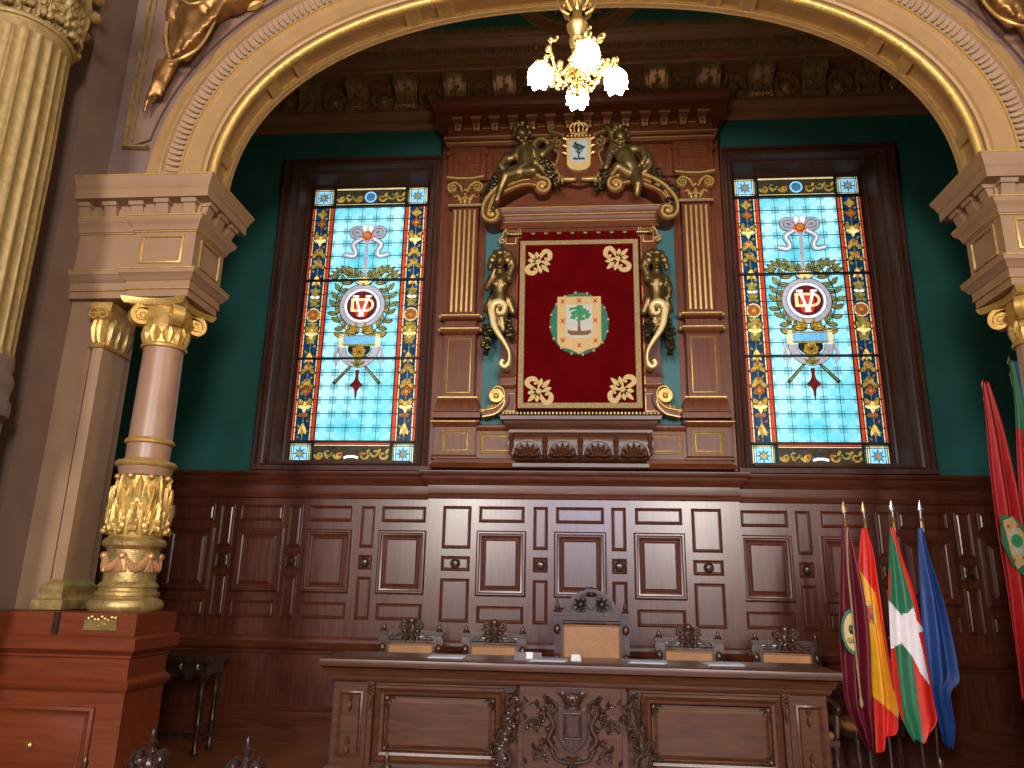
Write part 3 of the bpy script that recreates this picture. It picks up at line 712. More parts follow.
def pier(T, side):
    """left pier; the right one is its mirror image"""
    S = 'left' if side < 0 else 'right'
    far = 'beside the big fluted column' if side < 0 else 'above the red flags at the right edge'
    # ---- entablature block
    r = tag(empty('pier_entablature', ((-3.4 if side < 0 else 3.5), 5.4, 3.8)), 'rose and tan moulded impost block, %s' % far, 'impost block', None)
    P = [(-4.0, 5.17), (-3.50, 5.17), (-3.50, 5.14), (-3.00, 5.14), (-3.00, 5.62), (-4.0, 5.62)]
    PS = [(-4.0, 5.14), (-3.00, 5.14), (-3.00, 5.62), (-4.0, 5.62)]
    w = MB(T); w.mould(P, [(0, 3.805), (0, 3.87), (.012, 3.875), (.012, 3.93), (.03, 3.94), (.045, 3.975), (.06, 3.985), (.06, 4.02), (0, 4.03), (0, 4.36)], -.2)
    w.box(-4.0, -3.05, 5.2, 5.58, 3.81, 4.79); w.build('frieze_block', 'pink', r)
    w = MB(T); w.mould(P, [(0, 4.36), (.02, 4.37), (.025, 4.40), (.045, 4.43), (.065, 4.455), (.065, 4.48), (.02, 4.485), (.02, 4.605)], -.2); w.mould(PS, [(.02, 4.60), (.115, 4.61), (.115, 4.69), (.125, 4.70), (.13, 4.73), (.15, 4.765), (.155, 4.79), (-.1, 4.80)], -.2); w.build('cornice', 'pink', r)
    w = MB(T)
    w.mould(PS, [(.154, 4.782), (.158, 4.786), (.158, 4.796), (.15, 4.80)], .1); w.mould(PS, [(.115, 4.69), (.119, 4.692), (.119, 4.70), (.115, 4.70)], .1)
    w.mould(P, [(.066, 4.472), (.07, 4.475), (.07, 4.485), (.06, 4.487)], 0); w.mould(P, [(.0, 4.355), (.012, 4.357), (.012, 4.368), (.0, 4.368)], -.01)
    w.mould(P, [(.06, 4.015), (.064, 4.017), (.064, 4.026), (.055, 4.028)], 0); w.mould(P, [(.0, 3.862), (.016, 3.864), (.016, 3.872), (.0, 3.873)], -.01)
    w.build('gilt_lines', 'goldpaint', r)
    def dent(cx, cy, dx, dy):
        # tapered bracket block; (dx,dy) outward
        dn = MB(T)
        for (h0, h1, o0, o1, w0, w1) in ((4.485, 4.575, .045, .075, .045, .050), (4.575, 4.606, .09, .10, .062, .062)):
            tx, ty = -dy, dx
            ring = lambda o, z, hw: [(cx+tx*hw, cy+ty*hw, z), (cx+tx*hw+dx*o, cy+ty*hw+dy*o, z), (cx-tx*hw+dx*o, cy-ty*hw+dy*o, z), (cx-tx*hw, cy-ty*hw, z)]
            dn.loft([ring(o0, h0, w0), ring(o1, h1, w1)])
        dn.build('dentil', 'pink', r)
    for i in range(5):
        x = -3.05-i*.228
        dent(x, 5.14 if x > -3.5 else 5.17, 0, -1); dent(x, 5.62, 0, 1)
    for y in (5.19, 5.38, 5.57): dent(-3.0, y, 1, 0)
    w = MB(T); w.panel(-3.44, -3.09, 4.085, 4.325, 5.14, [(0, -.005), (0, .012), (.012, .016), (.02, .004)], False)
    T2 = Matrix.Translation((-3.0, 5.38, 0)) @ Matrix.Rotation(pi/2, 4, 'Z')
    ww = MB((T @ T2) if T else T2); ww.panel(-.15, .17, 4.085, 4.325, 0, [(0, -.005), (0, .012), (.012, .016), (.02, .004)], False)
    w.build('gilt_panel', 'goldpaint', r); ww.build('gilt_panel', 'goldold', r)
    # ---- pier body and pilaster
    r = tag(empty('pier', ((-3.8 if side < 0 else 3.92), 5.4, 1.44)), 'tan square pier with gilded corner pilaster standing behind the %s round column' % S, 'pier', None)
    w = MB(T); w.box(-4.0, -3.77, 5.22, 5.60, 1.44, 3.80); w.box(-3.78, -3.68, 5.26, 5.60, 1.44, 3.80); w.build('pier_shaft', 'pink', r)
    pz = empty('pilaster', (0, 0, 0)); pz.parent = r; pz.matrix_parent_inverse = Matrix.Translation(-Vector(r.location))
    w = MB(T); w.box(-3.745, -3.66, 5.20, 5.50, 1.44, 3.42); w.build('shaft', 'pink', pz)
    PP = [(-3.745, 5.3), (-3.745, 5.20), (-3.66, 5.20), (-3.66, 5.50), (-3.70, 5.50)]
    w = MB(T); w.mould(PP, [(0, 1.44), (.07, 1.445), (.075, 1.47), (.07, 1.51), (.05, 1.52), (.04, 1.55), (.045, 1.565), (.045, 1.61), (.02, 1.63), (.0, 1.65)]); w.build('base', 'goldold', pz)
    w = MB(T); w.mould(PP, [(0, 3.40), (.02, 3.405), (.03, 3.42), (.02, 3.435), (.005, 3.44), (.01, 3.6), (.03, 3.70), (.05, 3.72), (.05, 3.76), (.02, 3.78)])
    for x in (-3.725, -3.68): w.leaf(x, 3.44, pi/2, .22, .09, 5.19, .05); 
    for sg in (-1, 1): w.ribbon(spiral(-3.703+sg*.035, 3.66, .05, .01, pi/2, sg*-1.2), .018, 5.14, 5.19, .01)
    TT = Matrix.Translation((-3.655, 5.35, 0)) @ Matrix.Rotation(pi/2, 4, 'Z')
    w2 = MB((T @ TT) if T else TT)
    for x in (-.1, 0, .1): w2.leaf(x, 3.44, pi/2, .22, .10, 0, .05)
    w2.build('capital_leaves', 'goldold', pz); w.build('capital', 'goldpaint', pz)
    # ---- round column
    cx, cy = -3.255, 5.36
    r = tag(empty('column', ((cx if side < 0 else 2*AX-cx), cy, 1.44)), ('rose marble column with gilt scroll capital on the red pedestal' if side < 0 else 'rose marble column with gilt scroll capital cut off by the right edge'), 'column', None)
    w = MB(T); w.lathe(cx, cy, [(.235, 1.44), (.25, 1.455), (.255, 1.485), (.24, 1.515), (.215, 1.525), (.205, 1.54), (.215, 1.55), (.215, 1.57), (.195, 1.58), (.195, 1.60), (.205, 1.61), (.195, 1.63), (.178, 1.645), (.178, 1.87), (.195, 1.885), (.215, 1.90), (.22, 1.925), (.205, 1.945), (.185, 1.96)], 36)
    w.build('base', 'goldold', r)
    w = MB(T)
    for i in range(6):      # garland round the drum
        a0 = 2*pi*i/6-.2
        for j in range(9):
            t = j/8; a = a0+t*.75; z = 1.80-.06*sin(pi*t)
            w.blob((cx+.182*cos(a), cy+.182*sin(a), z), .022+.012*sin(pi*t), 6, 4)
        a = a0-.15
        for k in (-1, 0, 1): w.capsule((cx+.182*cos(a), cy+.182*sin(a), 1.82), (cx+.186*cos(a+k*.14), cy+.186*sin(a+k*.14), 1.72), .022, .012, 6)
        w.blob((cx+.19*cos(a), cy+.19*sin(a), 1.825), .03, 8, 5)
    w.build('garland', simple('copper_gilding', (.60, .33, .15), .4, .5), r)
    w = MB(T); w.lathe(cx, cy, [(.18, 1.96), (.19, 2.0), (.205, 2.1), (.195, 2.22), (.165, 2.34), (.158, 2.42)], 36)
    for row, (zb, rb, L, off) in enumerate(((1.98, .20, .30, 0), (2.0, .185, .42, .5))):
        for i in range(8):
            a = 2*pi*(i+off)/8
            TT = Matrix.Translation((cx, cy, 0)) @ Matrix.Rotation(a+pi/2, 4, 'Z')
            lw = MB((T @ TT) if T else TT)
            for sgn in (-1, 0, 1):
                lw.leaf(sgn*.035, zb, pi/2-sgn*.22, L*(1 if sgn == 0 else .8), .085, -rb+.018, .038)
            for k in range(5):
                for sgn in (-1, 1): lw.blob((sgn*(.07-.006*k), -rb-.005+.006*k, zb+.04+k*.05), (.018, .016, .024), 6, 4)
            b0 = len(w.v); w.v += lw.v; w.f += [tuple(b0+q for q in f_) for f_ in lw.f]; w.mi += [0]*len(lw.f)
    for i in range(8):
        a = 2*pi*i/8
        w.blob((cx+.225*cos(a), cy+.225*sin(a), 2.0), (.026, .026, .022), 8, 5); w.blob((cx+.185*cos(a), cy+.185*sin(a), 2.40), (.026, .026, .022), 8, 5)
    w.build('acanthus_drum', 'goldpaint', r)
    w = MB(T); w.lathe(cx, cy, [(.165, 2.41), (.18, 2.42), (.19, 2.46), (.195, 2.475), (.195, 2.485)], 36); w.lathe(cx, cy, [(.157, 2.52), (.157, 2.66), (.156, 2.69), (.146, 3.44)], 40)
    w.build('shaft', 'marble', r)
    w = MB(T); w.lathe(cx, cy, [(.20, 2.48), (.215, 2.49), (.22, 2.505), (.205, 2.525), (.175, 2.535), (.158, 2.545)], 36); w.lathe(cx, cy, [(.157, 2.655), (.176, 2.665), (.18, 2.68), (.17, 2.695), (.155, 2.705)], 36); w.build('ring', 'goldpaint', r)
    # capital: necking leaves, two-way volutes, concave abacus
    w = MB(T); w.lathe(cx, cy, [(.146, 3.42), (.168, 3.425), (.172, 3.44), (.16, 3.455), (.15, 3.46), (.155, 3.56), (.18, 3.62), (.195, 3.65), (.18, 3.69), (.17, 3.76)], 36)
    for i in range(10):
        a = 2*pi*i/10; TT = Matrix.Translation((cx, cy, 0)) @ Matrix.Rotation(a, 4, 'Z'); lw = MB((T @ TT) if T else TT)
        lw.leaf(0, 3.46, pi/2, .15, .10, -.147, .04)
        b0 = len(w.v); w.v += lw.v; w.f += [tuple(b0+q for q in f_) for f_ in lw.f]; w.mi += [0]*len(lw.f)
    rings = []
    for z, sc in ((3.75, .80), (3.77, .85), (3.80, .88)):
        ring = []
        for k in range(4):
            for j in range(8):
                t = j/8*2-1; a = k*pi/2-pi/2
                px_, py_ = t*.30, -(.225+.075*t*t)
                ring.append((cx+sc*(px_*cos(a+pi/2)-py_*sin(a+pi/2)), cy+sc*(px_*sin(a+pi/2)+py_*cos(a+pi/2)), z))
        rings.append(ring)
    w.loft(rings)
    w.build('capital', 'goldpaint', r)
    for k in range(4):
        a = pi/4+k*pi/2; TT = Matrix.Translation((cx+.205*cos(a), cy+.205*sin(a), 3.665)) @ Matrix.Rotation(a, 4, 'Z')
        w = MB((T @ TT) if T else TT); P_ = spiral(.0, 0, .085, .012, pi/2, -1.9, 34)
        w.ribbon(P_, [.034-.018*i/34 for i in range(35)], -.045, .045); w.disc(0, 0, .06, -.03, .03, n=18); w.disc(0, 0, .018, -.055, .055, n=12)
        w.ribbon([(-.12, .075), (-.05, .09), (.0, .087)], .03, -.04, .04); w.build('volute', 'goldpaint', r)
    # ---- pedestal
    r = tag(empty('pedestal', ((-3.6 if side < 0 else 3.7), 5.3, -.65)), ('reddish wood pedestal with brass plaque beneath the left column' if side < 0 else 'reddish wood pedestal beneath the right column'), 'pedestal', None)
    P = [(-4.62, 5.04), (-2.975, 5.04), (-2.975, 5.52), (-4.62, 5.52)]
    w = MB(T); w.mould(P, [(0, -.65), (.03, -.65), (.03, .30), (.0, .34), (0, .93), (.015, .94), (.03, .97), (.03, .99), (.01, 1.01), (0, 1.02), (0, 1.14), (.012, 1.15), (.012, 1.165), (.03, 1.18), (.05, 1.20), (.05, 1.275), (.04, 1.285), (.02, 1.29), (.02, 1.435), (-.1, 1.44)], -.3)
    w.box(-4.62, -3.1, 5.2, 5.4, -.65, 1.435); w.build('body', 'pedwood', r)
    w = MB(T); w.panel(-3.95, -3.16, .38, .84, 5.04, [(0, -.005), (0, .02), (.02, .03), (.035, .012), (.05, .004)], False); w.panel(-3.89, -3.22, .44, .78, 5.04, [(0, 0), (0, .008), (.03, .02)]); w.build('front_panel', 'pedwood', r)
    w = MB(T); w.box(-3.54, -3.50, 5.00, 5.03, 1.30, 1.437); w.build('gap', 'wooddark', r)
    if side < 0:
        w = MB(T); w.box(-3.32, -3.085, 5.008, 5.022, 1.325, 1.395)
        for k in range(9): w.blob((-3.30+k*.024, 5.012, 1.40+.012*sin(k*1.9)), (.016, .008, .014), 6, 4)
        w.ribbon(spiral(-3.2, 1.36, .03, .008, 0, 1.5), .006, 5.002, 5.01); w.build('brass_plate', 'brass', r)
        w = MB(T); w.blob((-3.56, 5.01, .60), (.025, .015, .022)); w.build('brass_knob', 'brass', r)
pier(None, -1)
pier(MIR, 1)

# ---- big order at the left: wall pier, fluted column
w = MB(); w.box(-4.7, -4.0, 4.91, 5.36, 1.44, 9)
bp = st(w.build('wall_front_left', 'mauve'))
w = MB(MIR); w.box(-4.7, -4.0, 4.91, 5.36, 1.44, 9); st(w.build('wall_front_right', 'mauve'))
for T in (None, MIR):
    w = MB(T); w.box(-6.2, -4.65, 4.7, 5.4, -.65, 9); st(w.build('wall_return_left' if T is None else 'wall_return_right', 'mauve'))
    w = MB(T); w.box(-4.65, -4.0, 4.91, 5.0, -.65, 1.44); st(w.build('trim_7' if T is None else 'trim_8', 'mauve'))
bcx, bcy = -4.07, 4.30
r = tag(empty('fluted_column', (bcx, bcy, -.65)), 'tall gilded fluted column with leafy capital at the left edge', 'column')
N_ = 24*8; prof = []
rings = []
for z, rr in ((3.07, .355), (3.12, .345), (4.6, .335), (5.37, .318), (5.42, .318)):
    ring = []
    for i in range(N_):
        ph = (i % 8)/8; dep = .022*(sin(pi*min(1, max(0, (ph-.18)/.82))))**.6 if ph > .18 else 0
        if z > 5.39 or z < 3.1: dep = 0
        a = 2*pi*i/N_; ring.append((bcx+(rr-dep)*cos(a), bcy+(rr-dep)*sin(a), z))
    rings.append(ring)
w = MB(); w.loft(rings); w.build('shaft', 'oldgilt', r, smooth=25)
w = MB(); w.lathe(bcx, bcy, [(.318, 5.415), (.32, 5.49), (.335, 5.495), (.342, 5.512), (.335, 5.53), (.31, 5.535)], 40); w.build('necking', 'oldgilt', r)
w = MB(); w.lathe(bcx, bcy, [(.29, 5.53), (.29, 5.85), (.33, 6.15), (.42, 6.4)], 40)
for row, (zb, L, off) in enumerate(((5.53, .38, 0), (5.56, .62, .5))):
    for i in range(9):
        a = 2*pi*(i+off)/9; TT = Matrix.Translation((bcx, bcy, 0)) @ Matrix.Rotation(a, 4, 'Z'); lw = MB(TT)
        for sg in (-1, 0, 1): lw.leaf(sg*.05, zb, pi/2-sg*.25, L*(1 if sg == 0 else .75), .12, -.29-.015*row, .075)
        for k in range(4):
            for sg in (-1, 1): lw.blob((sg*(.10-.012*k), -.335, zb+.05+k*.08), (.03, .035, .035), 6, 4)
        lw.blob((0, -.41, zb+L-.03), (.06, .06, .045), 8, 5)
        b0 = len(w.v); w.v += lw.v; w.f += [tuple(b0+q for q in f_) for f_ in lw.f]; w.mi += [0]*len(lw.f)
w.build('leafy_capital', 'oldgilt', r)
w = MB(); w.lathe(bcx, bcy, [(.38, 2.68), (.385, 2.73), (.38, 2.78), (.365, 2.80), (.36, 2.84), (.37, 2.88), (.375, 2.92), (.365, 2.96), (.35, 2.98), (.35, 3.0), (.358, 3.03), (.353, 3.08)], 40); w.build('base', 'mauve', r)
w = MB(); w.box(bcx-.34, bcx+.24, bcy-.34, bcy+.26, -.65, 2.68); w.build('pedestal_block', 'mauve', r)

# ---- spandrel sculptures
def figure(name, parts, mat, label, cat, T=None, vox=.014, group=None, extra=None):
    w = MB(T)
    for p in parts:
        if p[0] == 'b': w.blob(p[1], p[2], 14, 10)
        else: w.capsule(p[1], p[2], p[3], p[4], 12)
    o = w.build(name, mat, extra, remesh=vox, smoothit=2)
    tag(o, label, cat, group); return o
def Q3(x, y, Y): a = at(x, y, Y); return (a[0], Y, a[1])
def spandrel(T, label):
    Y = 5.22; cp = lambda a, b, ra, rb, dy=0: ('c', Q3(a[0], a[1], Y+dy), Q3(b[0], b[1], Y+dy), ra, rb)
    body = [cp((252, -22), (232, -2), .13, .15), cp((232, -6), (196, 18), .15, .13), cp((196, 18), (190, 40), .13, .11, -.02), cp((192, 8), (176, 48), .10, .07), cp((190, 40), (172, 60), .09, .06), cp((205, 25), (186, 58), .08, .04),
            cp((172, 58), (158, 82), .055, .045), cp((158, 82), (150, 96), .045, .035, -.02), cp((150, 96), (144, 112), .035, .015), cp((176, 56), (166, 80), .05, .03), cp((160, 62), (153, 80), .03, .02), cp((165, 80), (160, 96), .03, .02),
            cp((180, -10), (172, 15), .09, .06), cp((172, 14), (166, 42), .05, .03), cp((240, 0), (215, 18), .05, .04, .03)]
    body += [cp((225+i*-7, -2+i*7), (215-i*8, 18+i*8), .028, .02, -.09) for i in range(5)]
    body += [cp((186+i*3, 20+i*6), (172+i*3, 56+i*0.5), .016, .014, -.10+.02*i) for i in range(4)]
    o = figure('spandrel_sculpture', body, 'copper', label, 'sculpture', T, .02)
    w = MB(T)
    P = catmull([Q3(168, 62, 5.13), Q3(182, 58, 5.10), Q3(196, 50, 5.12), Q3(206, 38, 5.16), Q3(215, 20, 5.18)], 5); w.tube(P, .012, 6)
    P = catmull([Q3(167, 22, 5.16), Q3(166, 40, 5.16), Q3(170, 58, 5.13)], 5); w.tube(P, .014, 6)
    P = catmull([Q3(180, -2, 5.13), Q3(190, 4, 5.09), Q3(202, 2, 5.09), Q3(210, 8, 5.08)], 5); w.tube(P, .012, 6)
    for s_ in ((238, 6), (244, -2), (250, 4), (256, -8), (247, 10)): w.leaf(*(at(s_[0], s_[1], 5.3)), .4, .16, .07, 5.30, .05)
    w.build('drapery_edge', 'goldpaint', o)
spandrel(None, 'bronze draped reclining figure above the arch, left side')
spandrel(MIR, 'bronze draped reclining figure above the arch, top right corner')
# ================================================================== THE CARVED ALTARPIECE-LIKE FRAME (centre)
RT = tag(empty('carved_wall_monument', (CX, 8.4, 2.92)), 'tall carved mahogany and gilt monument framing the red banner', 'wall monument')
RY = 8.15
def both(fn):
    for T in (None, MIRB): fn(T)
def X(h): return CX-h       # left side abscissa from the half width
w = MB(); w.box(CX-1.73, CX+1.73, 8.25, 8.46, 2.93, 7.4); w.build('back_board', 'woodred', RT)
w = MB(); w.box(CX-1.14, CX+1.14, 8.235, 8.26, 3.45, 6.14); w.build('teal_back', 'tealniche', RT)
# bottom shelf and lower blocks
w = MB(); w.mould([(X(1.64), 8.46), (X(1.64), 8.16), (CX+1.64, 8.16), (CX+1.64, 8.46)], [(0, 2.925), (.05, 2.93), (.06, 2.95), (.04, 2.975), (.02, 2.99), (.015, 3.03), (0, 3.04)]); w.build('bottom_moulding', 'woodredh', RT)
def lower(T):
    w = MB(T); x0, x1 = X(1.66), X(1.18)
    w.box(x0, x1, RY, 8.3, 3.04, 3.44); w.mould([(x0, 8.45), (x0, RY), (x1, RY), (x1, 8.3)], [(0, 3.40), (.015, 3.41), (.03, 3.44), (.04, 3.455), (.04, 3.47), (0, 3.49)])
    w.mould([(x0, 8.45), (x0, RY), (x1, RY), (x1, 8.3)], [(0, 3.03), (.03, 3.035), (.03, 3.05), (0, 3.08)])
    w.k = 1; w.panel(x0+.085, x1-.06, 3.10, 3.36, RY, [(0, 0), (0, .008), (.01, .014), (.02, .004)], False); w.panel(x0+.115, x1-.09, 3.13, 3.33, RY, [(0, 0), (0, .004), (.005, .006), (.012, .0)], False)
    w.mould([(x0, 8.45), (x0, RY), (x1, RY)], [(.04, 3.452), (.044, 3.455), (.044, 3.462), (.04, 3.465)], 0); w.build('pedestal_block', ['woodred', 'goldpaint'], RT)
    w = MB(T); x0, x1 = X(1.18), X(.70); w.box(x0, x1, 8.19, 8.3, 3.04, 3.40); w.mould([(x0, 8.19), (x1, 8.19)], [(0, 3.36), (.02, 3.38), (.03, 3.40), (.03, 3.42), (0, 3.43)])
    w.k = 1; w.panel(x0+.04, x1-.0, 3.10, 3.34, 8.19, [(0, 0), (0, .008), (.01, .014), (.02, .004)], False); w.panel(x0+.075, x1-.03, 3.135, 3.30, 8.19, [(0, 0), (0, .004), (.005, .006), (.012, .0)], False); w.build('lower_panel', ['woodred', 'goldpaint'], RT)
both(lower)
# pilasters
def pil(T):
    p = empty('pilaster', (0, 0, 0)); p.parent = RT; p.matrix_parent_inverse = Matrix.Translation(-Vector(RT.location))
    a, b = X(1.59), X(1.22)
    w = MB(T); w.mould([(a-.04, 8.4), (a-.04, RY), (b+.04, RY), (b+.04, 8.4)], [(.03, 3.49), (.05, 3.50), (.05, 3.56), (.03, 3.58), (.025, 3.66), (.01, 3.70), (.0, 3.73)]); w.box(a, b, RY, 8.3, 3.49, 4.54)
    w.mould([(a, 8.4), (a, RY), (b, RY), (b, 8.4)], [(0, 4.50), (.02, 4.52), (.045, 4.55), (.05, 4.575), (.0, 4.58), (0, 4.68), (.02, 4.69), (.045, 4.715), (.05, 4.74), (0, 4.75)]); w.build('dado', 'woodred', p)
    w = MB(T); w.panel(a+.045, b-.045, 3.80, 4.46, RY, [(0, 0), (0, .008), (.008, .012), (.016, .002)], False)
    for z in (3.745, 4.575, 4.74): w.box(a-.045, b+.045, RY-.05 if z > 4 else RY-.02, RY, z-.006, z+.008)
    for sx in (a-.06, b+.06):
        for z in (4.575, 4.74): w.capsule((sx, RY+.05, z-.01), (sx, RY-.01, z-.01), .028, .028, 8)
    w.build('gilt_line', 'goldpaint', p)
    w = MB(T); w.box(a+.02, b-.02, RY+.02, 8.3, 4.74, 6.2); w.build('shaft', 'woodred', p)
    for i in range(5):
        w = MB(T); x = a+.065+i*(b-a-.13)/4
        w.loft([[(x-.014, RY+.02, z), (x-.012, RY-.002, z), (x+.012, RY-.002, z), (x+.014, RY+.02, z)] for z in (4.80, 6.14)]); w.build('gilt_flute', 'gold', p)
    w = MB(T); w.k = 0; w.box(a+.01, b-.01, RY+.01, 8.3, 6.18, 6.56); w.mould([(a, 8.3), (a, RY), (b, RY), (b, 8.3)], [(0, 6.17), (.025, 6.18), (.03, 6.195), (.01, 6.21), (0, 6.215)]); w.build('necking', 'woodred', p)
    w = MB(T); xm = (a+b)/2
    w.box(a-.02, b+.02, RY-.034, RY, 6.195, 6.207)
    for sg in (-1, 1):
        w.ribbon([(xm+sg*.03, 6.36), (xm+sg*.06, 6.44), (xm+sg*.12, 6.49)]+spiral(xm+sg*.155, 6.42, .07, .012, pi/2, -sg*1.7, 22), [.03]*3+[.028-.012*i/22 for i in range(23)], RY-.06, RY, .008)
        w.ribbon(catmull([(xm+sg*.02, 6.30), (xm+sg*.07, 6.26), (xm+sg*.10, 6.33), (xm+sg*.13, 6.30)], 4), .014, RY-.03, RY)
        w.leaf(xm+sg*.05, 6.23, pi/2-sg*.3, .12, .06, RY, .03)
    w.leaf(xm, 6.22, pi/2, .16, .07, RY, .04); w.blob((xm, RY-.03, 6.40), .022, 8, 5)
    P = [(xm-.235, 6.565), (xm-.12, 6.545), (xm, 6.54), (xm+.12, 6.545), (xm+.235, 6.565)]
    w.ribbon(P, .022, RY-.075, RY); w.build('gilt_capital', 'goldpaint', p)
    w = MB(T); w.box(xm-.225, xm+.225, RY-.06, 8.3, 6.57, 6.60); w.build('abacus', 'woodred', p)
both(pil)
# entablature
EP = [(X(1.64), 8.46), (X(1.64), RY), (CX+1.64, RY), (CX+1.64, 8.46)]
w = MB(); w.mould(EP, [(0, 7.02), (.02, 7.03), (.03, 7.07), (.03, 7.09), (.05, 7.10), (.06, 7.14), (.02, 7.15), (.02, 7.335), (.17, 7.34), (.175, 7.45), (.19, 7.46), (.20, 7.50), (.24, 7.54), (.25, 7.585), (0, 7.60)], -.2)
w.box(CX-1.6, CX+1.6, 8.2, 8.46, 6.58, 7.05); w.build('entablature', 'woodredh', RT)
w = MB(); w.mould(EP, [(.03, 7.06), (.036, 7.062), (.036, 7.075), (.03, 7.077)], .0); w.mould(EP, [(.06, 7.125), (.064, 7.127), (.064, 7.138), (.06, 7.14)], .0)
w.build('gilt_line', 'goldpaint', RT)
def frz(T):
    w = MB(T); a, b = X(1.64), X(1.16)
    w.box(a, b, RY, 8.3, 6.60, 7.03); w.panel(a+.05, b-.05, 6.64, 6.96, RY, [(0, 0), (0, .012), (.015, .015), (.03, .002)], False); w.box(a+.05, b-.05, RY-.014, RY, 6.79, 6.81)
    w.box(a-.02, a+.04, RY-.025, RY, 6.90, 6.96); w.box(b-.03, b+.02, RY-.025, RY, 6.90, 6.96)
    w.panel(X(1.10), X(.42), 6.62, 6.95, 8.20, [(0, 0), (0, .014), (.015, .02), (.035, .002)], False); w.panel(X(1.04), X(.48), 6.68, 6.89, 8.20, [(0, 0), (0, .012), (.02, .016)]); w.build('frieze_panel', 'woodred', RT)
both(frz)
for i in range(14):
    x = CX+(i-6.5)*.2345
    w = MB(); w.k = 0; w.loft([[(x-.045, RY, 7.225), (x-.045, RY-.05, 7.225), (x+.045, RY-.05, 7.225), (x+.045, RY, 7.225)], [(x-.045, RY, 7.285), (x-.045, RY-.09, 7.285), (x+.045, RY-.09, 7.285), (x+.045, RY, 7.285)], [(x-.065, RY, 7.340), (x-.065, RY-.165, 7.340), (x+.065, RY-.165, 7.340), (x+.065, RY, 7.340)]])
    w.k = 1; w.box(x-.070, x+.070, RY-.175, RY-.160, 7.328, 7.352)
    w.box(x-.052, x+.052, RY-.098, RY-.088, 7.283, 7.291)
    for sg in (-1, 1): w.blob((x+sg*.028, RY-.075, 7.250), (.016, .026, .048), 6, 5)
    w.leaf(x, 7.220, pi/2, .06, .035, RY-.06, .02)
    if i < 13: w.box(x+.07, x+.165, RY-.026, RY-.015, 7.270, 7.283)
    w.build('modillion', ['woodred', 'goldpaint'], RT)
# inner frame (aedicule) round the banner
def aed(T):
    w = MB(T); a, b = X(.92), X(.70)
    w.box(a, b, 8.14, 8.3, 3.72, 5.90); w.box(a-.0, b, 8.11, 8.2, 3.52, 3.80); w.mould([(a, 8.3), (a, 8.14), (b, 8.14)], [(0, 3.84), (.02, 3.86), (.03, 3.89), (0, 3.90)]); w.mould([(a, 8.3), (a, 8.14), (b, 8.14)], [(0, 3.98), (.015, 4.0), (.02, 4.02), (0, 4.03)])
    w.k = 1
    for x in (b-.012, b-.035): w.box(x-.004, x+.004, 8.13, 8.14, 3.75, 5.86)
    w.panel(a+.03, b-.06, 5.66, 5.84, 8.14, [(0, 0), (0, .008), (.008, .01), (.012, .002)], False); w.panel(a+.02, b-.03, 3.57, 3.78, 8.11, [(0, 0), (0, .008), (.008, .01), (.012, .002)], False)
    w.box(a, b, 8.12, 8.14, 3.885, 3.895); w.box(a, b, 8.125, 8.14, 4.01, 4.02)
    w.ribbon([(a+.04, 5.86), (a, 5.80)]+spiral(a-.01, 5.70, .045, .01, pi/2, 1.4, 16), .016, 8.12, 8.16)
    w.build('upright', ['woodred', 'goldpaint'], RT)
    w = MB(T)       # scroll console at the foot
    P = catmull([(X(1.10), 3.53), (X(1.04), 3.54), (X(.94), 3.57), (X(.86), 3.66), (X(.86), 3.76), (X(.92), 3.81), (X(.98), 3.78), (X(.97), 3.72)], 6)
    w.k = 0; w.ribbon(P, .085, 8.04, 8.2, .0)
    w.k = 1; w.ribbon([(x-.0, z+.034) for x, z in P], [.016]*len(P), 8.025, 8.05, .006); w.disc(X(.945), 3.735, .075, 8.03, 8.2); w.blob((X(.945), 8.03, 3.735), (.035, .03, .035), 10, 6); w.ring(X(.945), 3.735, .062, .078, 8.015, 8.04, 24); w.blob((X(1.10), 8.05, 3.565), (.04, .03, .035), 10, 6)
    w.ribbon([(x-.0, z-.036) for x, z in P], .014, 8.025, 8.1)
    for q in range(5): w.leaf(X(1.06-.04*q), 3.56+.01*q, 1.2, .09, .05, 8.1, .04)
    w.build('foot_scroll', ['woodred', 'cream'] if False else ['woodred', 'goldpaint'], RT)
both(aed)
w = MB()
AP = [(X(.96), 8.3), (X(.96), 8.12), (CX+.96, 8.12), (CX+.96, 8.3)]
w.mould(AP, [(0, 5.86), (.0, 5.93), (.02, 5.94), (.02, 6.0), (.035, 6.02), (.06, 6.06), (.07, 6.10), (0, 6.11)], -.15)
w.k = 1; w.mould(AP, [(.0, 5.925), (.024, 5.93), (.024, 5.94), (0, 5.941)]); w.mould(AP, [(.035, 6.012), (.042, 6.014), (.042, 6.026), (.03, 6.03)], 0); w.mould(AP, [(.07, 6.09), (.075, 6.092), (.075, 6.104), (.06, 6.108)], 0)
w.build('inner_entablature', ['woodredh', 'goldpaint'], RT)
w = MB(); n = 24
w.poly([(X(.95), 6.10)]+[(CX-.95+1.9*i/n, 6.12+.34*(1-abs(2*i/n-1)**2.2)) for i in range(n+1)]+[(CX+.95, 6.10)], 8.12, 8.3); w.build('tympanum', 'woodredh', RT)
